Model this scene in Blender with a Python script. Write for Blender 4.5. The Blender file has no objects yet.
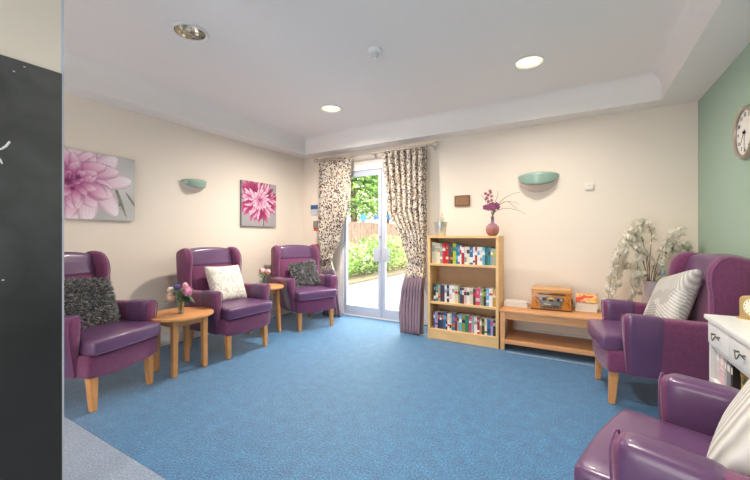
import bpy, bmesh, math, random
import numpy as np
from mathutils import Vector, Matrix
random.seed(7)
PI = math.pi
scn = bpy.context.scene
COL = scn.collection

# ------------------------------------------------------------------ colours and materials
def lin(h, a=1.0):
    h = h.lstrip('#')
    v = [int(h[i:i+2], 16)/255 for i in (0, 2, 4)]
    return tuple(((c/12.92) if c <= .04045 else ((c+.055)/1.055)**2.4) for c in v) + (a,)

MATS = {}
def mat(name, color, rough=.5, metal=0.0, var=0.0, vscale=20, bump=0.0, bscale=200, spec=.5, coat=0.0, sheen=0.0, stretch=None, trans=0.0):
    if name in MATS: return MATS[name]
    m = bpy.data.materials.new(name); m.use_nodes = True
    nt = m.node_tree; N = nt.nodes; L = nt.links
    b = N['Principled BSDF']
    c = lin(color) if isinstance(color, str) else color
    b.inputs['Base Color'].default_value = c
    b.inputs['Roughness'].default_value = rough
    b.inputs['Metallic'].default_value = metal
    b.inputs['Specular IOR Level'].default_value = spec
    b.inputs['Coat Weight'].default_value = coat
    b.inputs['Sheen Weight'].default_value = sheen
    b.inputs['Transmission Weight'].default_value = trans
    tc = N.new('ShaderNodeTexCoord'); mp = N.new('ShaderNodeMapping')
    L.new(tc.outputs['Object'], mp.inputs['Vector'])
    if stretch: mp.inputs['Scale'].default_value = stretch
    if var > 0:
        n = N.new('ShaderNodeTexNoise'); n.inputs['Scale'].default_value = vscale; n.inputs['Detail'].default_value = 5
        L.new(mp.outputs[0], n.inputs['Vector'])
        r = N.new('ShaderNodeValToRGB')
        r.color_ramp.elements[0].position = .3; r.color_ramp.elements[1].position = .7
        r.color_ramp.elements[0].color = tuple(x*(1-var) for x in c[:3])+(1,)
        r.color_ramp.elements[1].color = tuple(min(1, x*(1+var)) for x in c[:3])+(1,)
        L.new(n.outputs['Fac'], r.inputs['Fac']); L.new(r.outputs['Color'], b.inputs['Base Color'])
    if bump > 0:
        n2 = N.new('ShaderNodeTexNoise'); n2.inputs['Scale'].default_value = bscale; n2.inputs['Detail'].default_value = 3
        L.new(mp.outputs[0], n2.inputs['Vector'])
        bp = N.new('ShaderNodeBump'); bp.inputs['Strength'].default_value = bump; bp.inputs['Distance'].default_value = .01
        L.new(n2.outputs['Fac'], bp.inputs['Height']); L.new(bp.outputs['Normal'], b.inputs['Normal'])
    MATS[name] = m
    return m

def emis(name, color, s):
    m = bpy.data.materials.new(name); m.use_nodes = True
    b = m.node_tree.nodes['Principled BSDF']
    b.inputs['Base Color'].default_value = lin(color)
    b.inputs['Emission Color'].default_value = lin(color)
    b.inputs['Emission Strength'].default_value = s
    return m

M_wall = mat('cream_wall_paint', '#EFE3D5', .85, bump=.04, bscale=120)
M_white = mat('white_paint', '#EFEDEB', .6)
M_ceil = mat('ceiling_paint', '#F0EBE7', .9)
M_green = mat('sage_wall_paint', '#A4BAA8', .85, bump=.04, bscale=120)
M_fabric = mat('plum_weave', '#7A3B63', .9, var=.16, vscale=60, bump=.3, bscale=500, sheen=.3)
M_vinyl = mat('plum_vinyl', '#65446A', .3, var=.06, vscale=8, bump=.05, bscale=300, coat=.15)
M_pipe = mat('piping_plum', '#7A4A74', .4)
M_oak = mat('light_oak', '#D8985F', .45, var=.12, vscale=6, stretch=(1, 1, 6))
M_oakleg = mat('oak_leg', '#D6995E', .4, var=.12, vscale=14, stretch=(6, 6, 1))
M_shelfoak = mat('pale_maple', '#E8BE84', .5, var=.07, vscale=5, stretch=(1, 4, 8))
M_shelfback = mat('maple_back_board', '#C9A27E', .6, var=.06, vscale=5)
M_bench = mat('beech_wood', '#D69C6A', .42, var=.10, vscale=5, stretch=(1, 8, 8))
M_chrome = mat('chrome', '#C8C8CA', .15, 1.0)
M_steel = mat('brushed_steel', '#B9B7B5', .35, 1.0)
M_alu = mat('grey_door_frame', '#C3C9D8', .45)
M_lilac = mat('lilac_cloth', '#806C7B', .8, var=.06, vscale=30)
M_paper = mat('book_pages', '#EFE8DA', .8)
M_black = mat('black_plastic', '#161618', .4)

# ------------------------------------------------------------------ mesh helpers
def B(): return bmesh.new()

def obj(name, bm, mats, parent=None, smooth=True, angle=40, loc=None):
    me = bpy.data.meshes.new(name)
    bmesh.ops.recalc_face_normals(bm, faces=bm.faces)
    bm.to_mesh(me); bm.free()
    if not isinstance(mats, (list, tuple)): mats = [mats]
    for m in mats: me.materials.append(m)
    if smooth:
        for p in me.polygons: p.use_smooth = True
        me.set_sharp_from_angle(angle=math.radians(angle))
    o = bpy.data.objects.new(name, me); COL.objects.link(o)
    if parent: o.parent = parent
    if loc: o.location = loc
    return o

def box(bm, x0, x1, y0, y1, z0, z1, mi=0, bev=0.0):
    vs = [bm.verts.new((x, y, z)) for z in (z0, z1) for y in (y0, y1) for x in (x0, x1)]
    fs = []
    for idx in ((0, 2, 3, 1), (4, 5, 7, 6), (0, 1, 5, 4), (2, 6, 7, 3), (0, 4, 6, 2), (1, 3, 7, 5)):
        f = bm.faces.new([vs[i] for i in idx]); f.material_index = mi; fs.append(f)
    if bev > 0:
        es = set(e for f in fs for e in f.edges)
        r = bmesh.ops.bevel(bm, geom=list(es), offset=bev, segments=2, profile=.7, affect='EDGES')
        for f in r['faces']: f.material_index = mi
    return vs

def coords(lo, hi, r, n):
    a = [lo, lo+r*.12, lo+r*.45, lo+r]
    mid = [lo+r+(hi-lo-2*r)*i/n for i in range(1, n)]
    return a+mid+[hi-r, hi-r*.45, hi-r*.12, hi]

def rbox(bm, lo, hi, r, n=(3, 3, 3), fn=None, mi=0):
    """rounded box with an optional deformation fn(x,y,z)->(x,y,z)"""
    cs = [coords(lo[i], hi[i], r, n[i]) for i in range(3)]
    cache = {}
    def V(i, j, k):
        key = (i, j, k)
        if key in cache: return cache[key]
        p = Vector((cs[0][i], cs[1][j], cs[2][k]))
        q = Vector([min(max(p[a], lo[a]+r), hi[a]-r) for a in range(3)])
        d = p-q
        if d.length > 1e-9: p = q+d.normalized()*r
        if fn: p = Vector(fn(*p))
        cache[key] = bm.verts.new(p); return cache[key]
    X, Y, Z = len(cs[0])-1, len(cs[1])-1, len(cs[2])-1
    def q4(a, b, c, d):
        f = bm.faces.new((a, b, c, d)); f.material_index = mi
    for i in range(X):
        for j in range(Y):
            q4(V(i, j, 0), V(i, j+1, 0), V(i+1, j+1, 0), V(i+1, j, 0))
            q4(V(i, j, Z), V(i+1, j, Z), V(i+1, j+1, Z), V(i, j+1, Z))
    for i in range(X):
        for k in range(Z):
            q4(V(i, 0, k), V(i+1, 0, k), V(i+1, 0, k+1), V(i, 0, k+1))
            q4(V(i, Y, k), V(i, Y, k+1), V(i+1, Y, k+1), V(i+1, Y, k))
    for j in range(Y):
        for k in range(Z):
            q4(V(0, j, k), V(0, j, k+1), V(0, j+1, k+1), V(0, j+1, k))
            q4(V(X, j, k), V(X, j+1, k), V(X, j+1, k+1), V(X, j, k+1))

def lathe(bm, prof, segs=32, c=(0, 0, 0), mi=0, cap=True, sx=1, sy=1):
    rings = []
    for r, z in prof:
        rings.append([bm.verts.new((c[0]+sx*r*math.cos(2*PI*i/segs), c[1]+sy*r*math.sin(2*PI*i/segs), c[2]+z)) for i in range(segs)])
    for a, b in zip(rings, rings[1:]):
        for i in range(segs):
            f = bm.faces.new((a[i], a[(i+1) % segs], b[(i+1) % segs], b[i])); f.material_index = mi
    if cap:
        f = bm.faces.new(rings[0][::-1]); f.material_index = mi
        f = bm.faces.new(rings[-1]); f.material_index = mi

def tube(bm, pts, rad, segs=8, mi=0):
    pts = [Vector(p) for p in pts]
    if not isinstance(rad, (list, tuple)): rad = [rad]*len(pts)
    rings = []; up = None
    for i, p in enumerate(pts):
        t = (pts[min(i+1, len(pts)-1)]-pts[max(i-1, 0)]).normalized()
        if up is None: up = Vector((0, 0, 1)) if abs(t.z) < .9 else Vector((1, 0, 0))
        a = t.cross(up).normalized(); b = a.cross(t).normalized(); up = b
        rings.append([bm.verts.new(p+rad[i]*(a*math.cos(2*PI*k/segs)+b*math.sin(2*PI*k/segs))) for k in range(segs)])
    for a, b in zip(rings, rings[1:]):
        for i in range(segs):
            f = bm.faces.new((a[i], a[(i+1) % segs], b[(i+1) % segs], b[i])); f.material_index = mi
    f = bm.faces.new(rings[0][::-1]); f.material_index = mi
    f = bm.faces.new(rings[-1]); f.material_index = mi

def leg(bm, x, y, z0, z1, s0, s1, dx=0, dy=0, mi=0):
    """square tapered leg: s0 half width at the foot, s1 at the top"""
    vs = []
    for z, s, ox, oy in ((z0, s0, dx, dy), (z1, s1, 0, 0)):
        vs.append([bm.verts.new((x+ox+a*s, y+oy+b*s, z)) for a, b in ((-1, -1), (1, -1), (1, 1), (-1, 1))])
    fs = [bm.faces.new(vs[0][::-1]), bm.faces.new(vs[1])]
    for i in range(4): fs.append(bm.faces.new((vs[0][i], vs[0][(i+1) % 4], vs[1][(i+1) % 4], vs[1][i])))
    es = set(e for f in fs for e in f.edges)
    bmesh.ops.bevel(bm, geom=list(es), offset=.004, segments=2, affect='EDGES')

def smooth_loop(pts, n=6, closed=True):
    out = []; P = [Vector(p) for p in pts]; m = len(P)
    rng = range(m) if closed else range(m-1)
    for i in rng:
        g = (lambda k: P[k % m]) if closed else (lambda k: P[min(max(k, 0), m-1)])
        p0, p1, p2, p3 = g(i-1), g(i), g(i+1), g(i+2)
        for j in range(n):
            t = j/n
            out.append(.5*((2*p1)+(p2-p0)*t+(2*p0-5*p1+4*p2-p3)*t*t+(3*p1-p0-3*p2+p3)*t**3))
    if not closed: out.append(P[-1])
    return out

def slab(bm, outline, place, thick, bev, mi=0):
    """closed outline (2D) -> rounded solid; place(u,v,w) maps to 3D, w in [-thick/2, thick/2]"""
    cen = sum((Vector(p) for p in outline), Vector((0, 0)))/len(outline)
    levels = [(-thick/2, bev), (-thick/2+bev*.3, bev*.3), (-thick/2+bev, 0), (thick/2-bev, 0), (thick/2-bev*.3, bev*.3), (thick/2, bev)]
    n = len(outline); rings = []
    for w, inset in levels:
        ring = []
        for i in range(n):
            p = Vector(outline[i]); t = (Vector(outline[(i+1) % n])-Vector(outline[i-1])).normalized()
            nn = Vector((t.y, -t.x))
            if nn.dot(cen-p) < 0: nn = -nn
            q = p+nn*inset
            ring.append(bm.verts.new(place(q.x, q.y, w)))
        rings.append(ring)
    for a, b in zip(rings, rings[1:]):
        for i in range(n):
            f = bm.faces.new((a[i], a[(i+1) % n], b[(i+1) % n], b[i])); f.material_index = mi
    for ring in (rings[0][::-1], rings[-1]):
        f = bm.faces.new(ring); f.material_index = mi

def thing(name, label, cat, loc=(0, 0, 0), rz=0, group=None):
    o = bpy.data.objects.new(name, None); COL.objects.link(o)
    o.empty_display_size = .1
    o.location = loc; o.rotation_euler = (0, 0, rz)
    o['label'] = label; o['category'] = cat
    if group: o['group'] = group
    return o

def tag(o, label, cat, group=None):
    o['label'] = label; o['category'] = cat
    if group: o['group'] = group
    return o

def struct(o): o['kind'] = 'structure'; return o

def copy_tree(o, parent=None):
    c = o.copy(); COL.objects.link(c)
    if parent: c.parent = parent
    for ch in [x for x in bpy.data.objects if x.parent == o]: copy_tree(ch, c)
    return c

def text_bm(bm, s, size, M, mi=0, depth=.0008):
    cu = bpy.data.curves.new('t', 'FONT'); cu.body = s; cu.size = size
    cu.align_x = 'CENTER'; cu.align_y = 'CENTER'; cu.extrude = depth; cu.resolution_u = 2
    o = bpy.data.objects.new('t', cu); COL.objects.link(o)
    dg = bpy.context.evaluated_depsgraph_get(); dg.update()
    me = bpy.data.meshes.new_from_object(o.evaluated_get(dg))
    me.transform(M)
    n0 = len(bm.faces); bm.from_mesh(me); bm.faces.ensure_lookup_table()
    for f in bm.faces[n0:]: f.material_index = mi
    bpy.data.objects.remove(o); bpy.data.meshes.remove(me); bpy.data.curves.remove(cu)

# ------------------------------------------------------------------ camera
THETA = math.atan(204/350)
cam = bpy.data.cameras.new('camera'); co = bpy.data.objects.new('camera', cam); COL.objects.link(co)
cam.sensor_width = 36; cam.lens = 350/750*36; cam.shift_y = -4/750; cam.clip_start = .02
co.location = (0, 0, 1.15); co.rotation_euler = (PI/2, 0, THETA)
scn.camera = co

# ------------------------------------------------------------------ room
XL, XR, YB, YF = -3.77, .928, 4.20, -2.3
ZL, ZT = 2.365, 2.605
DX0, DX1, DZ = -3.04, -1.67, 2.175        # door opening

# carpet materials
def carpet(name, c1, c2, c3, big):
    m = bpy.data.materials.new(name); m.use_nodes = True
    nt = m.node_tree; N = nt.nodes; L = nt.links; b = N['Principled BSDF']
    tc = N.new('ShaderNodeTexCoord')
    n1 = N.new('ShaderNodeTexNoise'); n1.inputs['Scale'].default_value = 105; n1.inputs['Detail'].default_value = 4
    n2 = N.new('ShaderNodeTexNoise'); n2.inputs['Scale'].default_value = big; n2.inputs['Detail'].default_value = 6
    for n in (n1, n2): L.new(tc.outputs['Object'], n.inputs['Vector'])
    r = N.new('ShaderNodeValToRGB'); e = r.color_ramp.elements
    e[0].position = .32; e[0].color = lin(c1); e[1].position = .68; e[1].color = lin(c3)
    x = e.new(.5); x.color = lin(c2)
    mx = N.new('ShaderNodeMix'); mx.data_type = 'FLOAT'; mx.inputs[0].default_value = .2
    L.new(n1.outputs['Fac'], mx.inputs[2]); L.new(n2.outputs['Fac'], mx.inputs[3])
    L.new(mx.outputs[0], r.inputs['Fac']); L.new(r.outputs['Color'], b.inputs['Base Color'])
    bp = N.new('ShaderNodeBump'); bp.inputs['Strength'].default_value = .6; bp.inputs['Distance'].default_value = .008
    L.new(n1.outputs['Fac'], bp.inputs['Height']); L.new(bp.outputs['Normal'], b.inputs['Normal'])
    b.inputs['Roughness'].default_value = .5; b.inputs['Specular IOR Level'].default_value = .7; b.inputs['Sheen Weight'].default_value = .35
    return m
M_carpet = carpet('blue_carpet', '#0D3C61', '#1A6698', '#3D9ACB', 14)
M_carpet2 = carpet('grey_blue_carpet', '#67788F', '#8494AC', '#A3B0C3', 9)

bm = B()
box(bm, XL-.3, XR+.3, .933, YB+.06, -.12, 0, 0)
box(bm, XL-.3, XR+.3, YF, .931, -.12, 0, 1)
struct(obj('floor', bm, [M_carpet, M_carpet2], smooth=False))

# left wall, right wall, back wall with the door opening, end wall of the blackboard
bm = B(); box(bm, XL-.2, XL, YF, YB+.2, -.1, 2.9); struct(obj('wall_left', bm, M_wall, smooth=False))
bm = B(); box(bm, XR, XR+.2, YF, YB+.2, -.1, 2.9); struct(obj('wall_right', bm, M_green, smooth=False))
bm = B(); box(bm, XL, -3.0, YF-.2, YF, -.1, 2.9); box(bm, -.3, XR, YF-.2, YF, -.1, 2.9); box(bm, -3.0, -.3, YF-.2, YF, 2.1, 2.9); struct(obj('wall_front_added', bm, M_wall, smooth=False))  # unseen wall behind the camera, added to narrow the opening and cut fill light
bm = B()
box(bm, XL, DX0, YB, YB+.2, -.1, 2.9); box(bm, DX1, XR, YB, YB+.2, -.1, 2.9); box(bm, DX0, DX1, YB, YB+.2, DZ, 2.9)
struct(obj('wall_back', bm, M_wall, smooth=False))
PX, PY = -1.91, .62
bm = B(); box(bm, PX-.14, PX, -1.6, PY, 0, ZL+.01); struct(obj('wall_partition', bm, [M_wall], smooth=False))
bm = B(); box(bm, PX-.145, PX+.0035, PY-.004, PY+.005, 0, ZL); struct(obj('trim_1', bm, mat('corner_bead', '#C9CBD8', .5), smooth=False))

# ceiling with tray, cove and round holes for the downlights
LIGHTS = [(-2.397, 1.492), (-2.445, 3.198), (-.361, 3.177), (-.37, 1.49)]
TX0, TX1, TY0, TY1 = -3.53, .636, .25, 3.985
bm = B()
def ring(x0, x1, y0, y1, z): return [bm.verts.new(p) for p in ((x0, y0, z), (x1, y0, z), (x1, y1, z), (x0, y1, z))]
R = [ring(XL-.1, XR+.1, YF, YB+.1, ZL), ring(TX0, TX1, TY0, TY1, ZL), ring(TX0, TX1, TY0, TY1, ZL+.125)]
cr = .115
for k in range(1, 9):
    a = k/8*PI/2; ins = cr*(1-math.cos(a)); z = ZL+.125+cr*math.sin(a)
    R.append(ring(TX0+ins, TX1-ins, TY0+ins, TY1-ins, z))
for a, b in zip(R, R[1:]):
    for i in range(4): bm.faces.new((a[i], a[(i+1) % 4], b[(i+1) % 4], b[i]))
es = [bm.edges.get((R[-1][i], R[-1][(i+1) % 4])) for i in range(4)]
HR = .105
for lx, ly in LIGHTS:
    c = [bm.verts.new((lx+HR*math.cos(2*PI*i/32), ly+HR*math.sin(2*PI*i/32), ZL+.24)) for i in range(32)]
    es += [bm.edges.new((c[i], c[(i+1) % 32])) for i in range(32)]
bmesh.ops.triangle_fill(bm, use_beauty=True, use_dissolve=False, edges=es)
zc = ZL+.24
box(bm, XL-.2, XR+.2, YF, YB+.2, 2.85, 3.0)  # unseen slab over the ceiling, added to keep light from leaking in
o = obj('ceiling', bm, M_ceil, smooth=True, angle=30); struct(o)

# baseboards
def baseboard(name, x0, x1, y0, y1):
    bm = B(); box(bm, x0, x1, y0, y1, 0, .12, bev=.004); return struct(obj(name, bm, M_white))
baseboard('baseboard_left', XL, XL+.018, YF, YB)
bm = B(); box(bm, XL+.018, DX0-.05, YB-.018, YB, 0, .12, bev=.004); box(bm, DX1+.05, XR-.018, YB-.018, YB, 0, .12, bev=.004)
struct(obj('baseboard_back', bm, M_white))
baseboard('baseboard_right', XR-.018, XR, YF, YB)
bm = B(); box(bm, -.62, .30, 3.645, 3.665, 0, .006, bev=.002); struct(obj('trim_2', bm, mat('carpet_strip', '#9DA4AE', .4)))

# ------------------------------------------------------------------ downlights
M_lit = emis('lit_diffuser', '#FFF3B8', 1.15)
M_refl = mat('faceted_reflector', '#D8CFC2', .22, 1.0)
LLAB = ['round recessed ceiling light, unlit with a silver reflector, nearest the blackboard',
        'lit round recessed ceiling light nearest the garden doors',
        'lit round recessed ceiling light towards the green wall', 'lit round recessed ceiling light above the foreground armchair']
for i, (lx, ly) in enumerate(LIGHTS):
    if i == 3: pass
    t = thing('ceiling_light', LLAB[i], 'ceiling light', (lx, ly, zc), 0, 'recessed ceiling lights')
    bm = B()
    lathe(bm, [(.102, -.001), (.123, -.001), (.125, -.005), (.118, -.011), (.104, -.009), (.101, -.003), (.102, -.001)], 40, cap=False)
    obj('rim', bm, M_white, t)
    bm = B()
    lathe(bm, [(.1005, -.002), (.099, .015), (.095, .032), (.089, .05), (.080, .068), (.068, .085), (.05, .10), (.03, .108)], 26, cap=False)
    fr = random.Random(i)
    for v in bm.verts:
        if v.co.z > .005: v.co += Vector((fr.uniform(-1, 1), fr.uniform(-1, 1), fr.uniform(-1, 1)))*.0022
    lathe(bm, [(.1025, -.002), (.101, .03), (.092, .06), (.064, .105), (.03, .115)], 26, cap=False)
    obj('reflector', bm, M_refl, t, smooth=False)
    if i == 0:
        bm = B(); lathe(bm, [(.012, .12), (.02, .10), (.02, .05), (.014, .035), (.004, .03)], 20)
        obj('lamp', bm, mat('frosted_lamp', '#E8E2D8', .4), t)
    else:
        bm = B(); lathe(bm, [(.001, .012), (.06, .011), (.097, .008), (.098, .02), (.02, .022)], 40, cap=False)
        obj('diffuser', bm, M_lit, t)
        sp = bpy.data.lights.new('downlight', 'SPOT'); so = bpy.data.objects.new('downlight', sp); COL.objects.link(so)
        so.location = (lx, ly, zc-.012); sp.spot_size = math.radians(165); sp.spot_blend = .9; sp.shadow_soft_size = .09
        sp.energy = (0, 140, 52, 80)[i]; sp.color = (1.0, .92, .82)

# smoke detector
t = thing('smoke_detector', 'white round smoke detector with a small clear bulb on the ceiling', 'smoke detector', (-1.379, 2.365, zc))
bm = B(); lathe(bm, [(.052, 0), (.052, -.012), (.044, -.022), (.03, -.026)], 32); obj('base', bm, M_white, t)
bm = B(); lathe(bm, [(.018, -.026), (.018, -.045), (.024, -.047), (.024, -.052), (.01, -.056)], 24)
for k in range(4):
    a = k*PI/2+.4; tube(bm, [(.022*math.cos(a), .022*math.sin(a), -.024), (.022*math.cos(a), .022*math.sin(a), -.05)], .0025, 6)
obj('sensor_head', bm, mat('grey_plastic', '#D5D5D6', .4), t)
bm = B(); lathe(bm, [(.004, -.055), (.012, -.058), (.013, -.066), (.006, -.073)], 20); obj('bulb', bm, mat('bulb_white', '#F4F6FA', .1), t)
bm = B(); lathe(bm, [(.006, -.012), (.009, -.016), (.009, -.026), (.004, -.03)], 16, c=(-.054, -.01, 0)); obj('indicator', bm, mat('bulb_white', '#F4F6FA', .1), t)

# ------------------------------------------------------------------ blackboard
m = bpy.data.materials.new('chalky_black'); m.use_nodes = True
N = m.node_tree.nodes; L = m.node_tree.links; b = N['Principled BSDF']
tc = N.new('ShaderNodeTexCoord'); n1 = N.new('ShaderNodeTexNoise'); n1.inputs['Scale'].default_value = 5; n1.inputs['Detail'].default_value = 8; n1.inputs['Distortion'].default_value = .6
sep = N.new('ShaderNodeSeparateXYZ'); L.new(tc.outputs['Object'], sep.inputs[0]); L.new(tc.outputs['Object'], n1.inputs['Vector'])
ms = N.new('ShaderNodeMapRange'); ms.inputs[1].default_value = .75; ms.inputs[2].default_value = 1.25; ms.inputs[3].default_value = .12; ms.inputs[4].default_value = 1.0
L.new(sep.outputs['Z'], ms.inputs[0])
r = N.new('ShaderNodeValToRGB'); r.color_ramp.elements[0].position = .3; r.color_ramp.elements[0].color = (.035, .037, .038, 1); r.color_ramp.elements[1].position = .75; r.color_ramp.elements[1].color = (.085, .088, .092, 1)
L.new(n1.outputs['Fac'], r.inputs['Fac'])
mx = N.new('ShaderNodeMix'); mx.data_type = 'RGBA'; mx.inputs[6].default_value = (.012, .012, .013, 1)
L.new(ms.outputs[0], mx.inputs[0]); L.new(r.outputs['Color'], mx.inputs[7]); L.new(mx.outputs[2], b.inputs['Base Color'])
b.inputs['Roughness'].default_value = .55
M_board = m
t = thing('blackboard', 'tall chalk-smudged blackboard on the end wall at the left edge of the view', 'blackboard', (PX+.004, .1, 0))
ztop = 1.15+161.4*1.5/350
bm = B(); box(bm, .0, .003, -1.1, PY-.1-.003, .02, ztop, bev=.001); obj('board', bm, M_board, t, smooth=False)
M_chalk = mat('white_chalk', '#E4E4E2', .95)
bm = B()
tube(bm, [(.004, .322, 1.475), (.004, .336, 1.482), (.004, .348, 1.495), (.004, .358, 1.515)], [.003, .004, .0045, .004], 6)
tube(bm, [(.004, .320, 1.452), (.004, .332, 1.44), (.004, .338, 1.425)], [.004, .004, .002], 6)
obj('chalk_mark', bm, M_chalk, t)
bm = B()
for yy, zz in ((.50, 1.82), (.40, 1.26), (.44, .98), (.41, .93), (.28, 1.3), (.47, 1.79)): lathe(bm, [(.004, 0), (.003, .003), (.001, .004)], 8, c=(.0025, yy-.1, zz))
o = obj('chalk_dots', bm, M_chalk, t); o['kind'] = 'stuff'

# ------------------------------------------------------------------ armchairs
def interp(v, a, b):
    return min(max((v-a)/(b-a), 0), 1)
def sm(t): return t*t*(3-2*t)

def arm_fn(s):
    """cross section: outer face flares out towards the top"""
    def f(x, y, z):
        # y in [.265,.35] before flaring
        t = interp(z, .22, .58)
        u = (y-.265)/.085
        outer = .288+.058*sm(t)
        inner = .262-.014*sm(t)
        yy = inner+u*(outer-inner)
        xx = x
        if x > 0: xx = x+(.025*sm(t)-.012)*interp(x, 0, .2)
        zz = z
        if z > .5: zz = z-.018*interp(-x, -.15, .3)
        return (xx, s*yy, zz)
    return f

def make_armchair(label):
    t = thing('armchair', label, 'armchair', group='plum wing armchairs')
    # arms
    for s in (-1, 1):
        bm = B(); rbox(bm, (-.36, .265, .222), (.215, .35, .63), .03, (10, 3, 8), arm_fn(s)); a = obj('arm', bm, M_fabric, t)
        bm = B(); rbox(bm, (.005, .260, .228), (.203, .356, .636), .03, (5, 3, 8), arm_fn(s)); c = obj('arm_cover', bm, M_vinyl, a); c['label'] = 'smooth dark vinyl arm cover'
        bm = B(); f = arm_fn(s)
        pts = [(.212, .347, z) for z in (.25, .32, .40, .48, .55, .60)]+[(.212, .335, .622), (.212, .307, .632), (.212, .280, .622), (.212, .268, .60)]+[(.212, .267, z) for z in (.55, .50, .45)]
        tube(bm, [f(*p) for p in pts], .003, 6); obj('piping', bm, M_pipe, a)
    # base
    def ff(x, y, z):
        dip = -.020*math.cos(min(abs(y)/.275, 1)*PI/2) if z < .27 and x > .15 else 0
        bow = .018*math.cos(min(abs(y)/.3, 1)*PI/2) if x > .25 else 0
        return (x+bow, y, z+dip)
    bm = B(); rbox(bm, (-.34, -.275, .226), (.300, .275, .375), .02, (5, 8, 2), ff); obj('seat_base', bm, M_fabric, t)
    # seat cushion
    def fc(x, y, z):
        y *= .252/.302 if x < .19 else (.252+.016*interp(x, .19, .24))/.302
        if z > .44: z += .016*math.cos(y/.3*PI/2)*math.cos(interp(x, -.35, .40)*PI-PI/2)
        bow = .014*math.cos(min(abs(y)/.3, 1)*PI/2) if x > .24 else 0
        return (x+bow, y, z)
    bm = B(); rbox(bm, (-.27, -.302, .372), (.340, .302, .474), .026, (12, 9, 3), fc); cu = obj('seat_cushion', bm, M_vinyl, t)
    cu['label'] = 'smooth dark vinyl seat cushion'
    bm = B()
    tube(bm, [fc(.25, -.300, .386), fc(.316, -.299, .386), fc(.335, -.285, .386)]+[fc(.337, yy, .386) for yy in (-.2, -.1, 0, .1, .2)]+[fc(.335, .285, .386), fc(.316, .299, .386), fc(.25, .300, .386)], .004, 6)
    obj('seam', bm, M_pipe, cu)
    # backrest: slab leaning back
    def fb(x, y, z):
        tz = interp(z, .40, 1.02)
        lean = -.135*tz
        crown = .028*(1-(y/.27)**2) if z > .9 else 0
        belly = .022*math.cos(y/.27*PI/2)*math.sin(PI*min(tz*1.1, 1)) if x > -.25 else 0
        return (x+lean+belly, y, z+crown)
    bm = B(); rbox(bm, (-.33, -.254, .25), (-.19, .254, .990), .03, (2, 8, 12), fb); obj('backrest', bm, M_fabric, t)
    bm = B(); rbox(bm, (-.335, -.250, .835), (-.180, .250, 1.002), .032, (2, 8, 5), fb); h = obj('headrest_cover', bm, M_vinyl, t)
    h['label'] = 'smooth dark vinyl headrest panel'
    # wings
    out = smooth_loop([(-.28, .46), (-.235, .50), (-.220, .60), (-.222, .70), (-.220, .80), (-.212, .88), (-.222, .95), (-.262, 1.008), (-.32, 1.028), (-.39, 1.018), (-.455, .975), (-.44, .85), (-.41, .65), (-.37, .46)], 5)
    out = [(p.x, p.y) for p in out]
    for s in (-1, 1):
        bm = B()
        def pl(u, v, w, s=s): return (u, s*(.274+.05*(u+.30)+w+.014*math.sin((v-.46)/.56*PI)), v)
        slab(bm, out, pl, .070, .030); wg = obj('wing', bm, M_fabric, t, angle=60)
        bm = B(); pts = [pl(p[0]-.010, p[1]-.008, .0325) for p in out[8:40]]
        tube(bm, pts, .0035, 6); obj('piping', bm, M_pipe, wg)
    # legs
    for s in (-1, 1):
        bm = B(); leg(bm, .258, s*.220, 0, .245, .018, .028, .014, s*.002); obj('leg', bm, M_oakleg, t)
        bm = B(); leg(bm, -.305, s*.225, 0, .245, .017, .026, -.035, 0); obj('leg', bm, M_oakleg, t)
    return t

CHAIRS = [
    ('plum wing armchair with a shaggy grey cushion beside the blackboard', (-3.085, 1.18), math.radians(18)),
    ('plum wing armchair with a cream floral cushion between the two round tables', (-3.11, 2.365), math.radians(0)),
    ('plum wing armchair with a shaggy grey cushion in the corner by the left curtain', (-3.08, 3.50), math.radians(-22)),
    ('plum wing armchair with a silver patterned cushion in front of the white blossom', (.432, 3.16), math.radians(188)),
    ('foreground plum armchair with a pale ribbed cushion in front of the white cabinet', (.39, 1.337), math.radians(161.7)),
]
proto = None; chairs = []
for lab, (x, y), rz in CHAIRS:
    if proto is None: c = proto = make_armchair(lab)
    else: c = copy_tree(proto)
    c['label'] = lab; c.location = (x, y, 0); c.rotation_euler = (0, 0, rz); chairs.append(c)

# ------------------------------------------------------------------ cushions
def pillow_pt(u, v, w, h, th, side):
    e = (max(0, 1-u**4)**.5)*(max(0, 1-v**4)**.5)
    x = u*w/2*(1-.07*(1-v*v)*abs(u)**3); y = v*h/2*(1-.07*(1-u*u)*abs(v)**3)
    return Vector((x, y, side*(th/2*e**.8+.003)))
def pillow_bm(w, h, th, n=18):
    bm = B(); g = {}
    for side in (1, -1):
        for i in range(n+1):
            for j in range(n+1):
                u = math.sin((i/n-.5)*PI); v = math.sin((j/n-.5)*PI)
                edge = i in (0, n) or j in (0, n)
                if edge and side == -1: g[side, i, j] = g[1, i, j]; continue
                p = pillow_pt(u, v, w, h, th, side)
                if edge: p.z = 0
                g[side, i, j] = bm.verts.new(p)
        for i in range(n):
            for j in range(n):
                q = [g[side, i, j], g[side, i+1, j], g[side, i+1, j+1], g[side, i, j+1]]
                bm.faces.new(q if side == 1 else q[::-1])
    return bm

def cushion_matrix(ci, x, y, z, lean, roll, yaw=0):
    """cushion plane normal faces chair front, leaned back"""
    Mx = Matrix(((0, 0, 1, 0), (1, 0, 0, 0), (0, 1, 0, 0), (0, 0, 0, 1)))   # pillow x->chair y, y->z, z->x
    Cm = Matrix.Translation(Vector((CHAIRS[ci][1][0], CHAIRS[ci][1][1], 0))) @ Matrix.Rotation(CHAIRS[ci][2], 4, 'Z')
    return Cm @ Matrix.Translation((x, y, z)) @ Matrix.Rotation(yaw, 4, 'Z') @ Matrix.Rotation(-lean, 4, 'Y') @ Mx @ Matrix.Rotation(roll, 4, 'Z')

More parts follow.
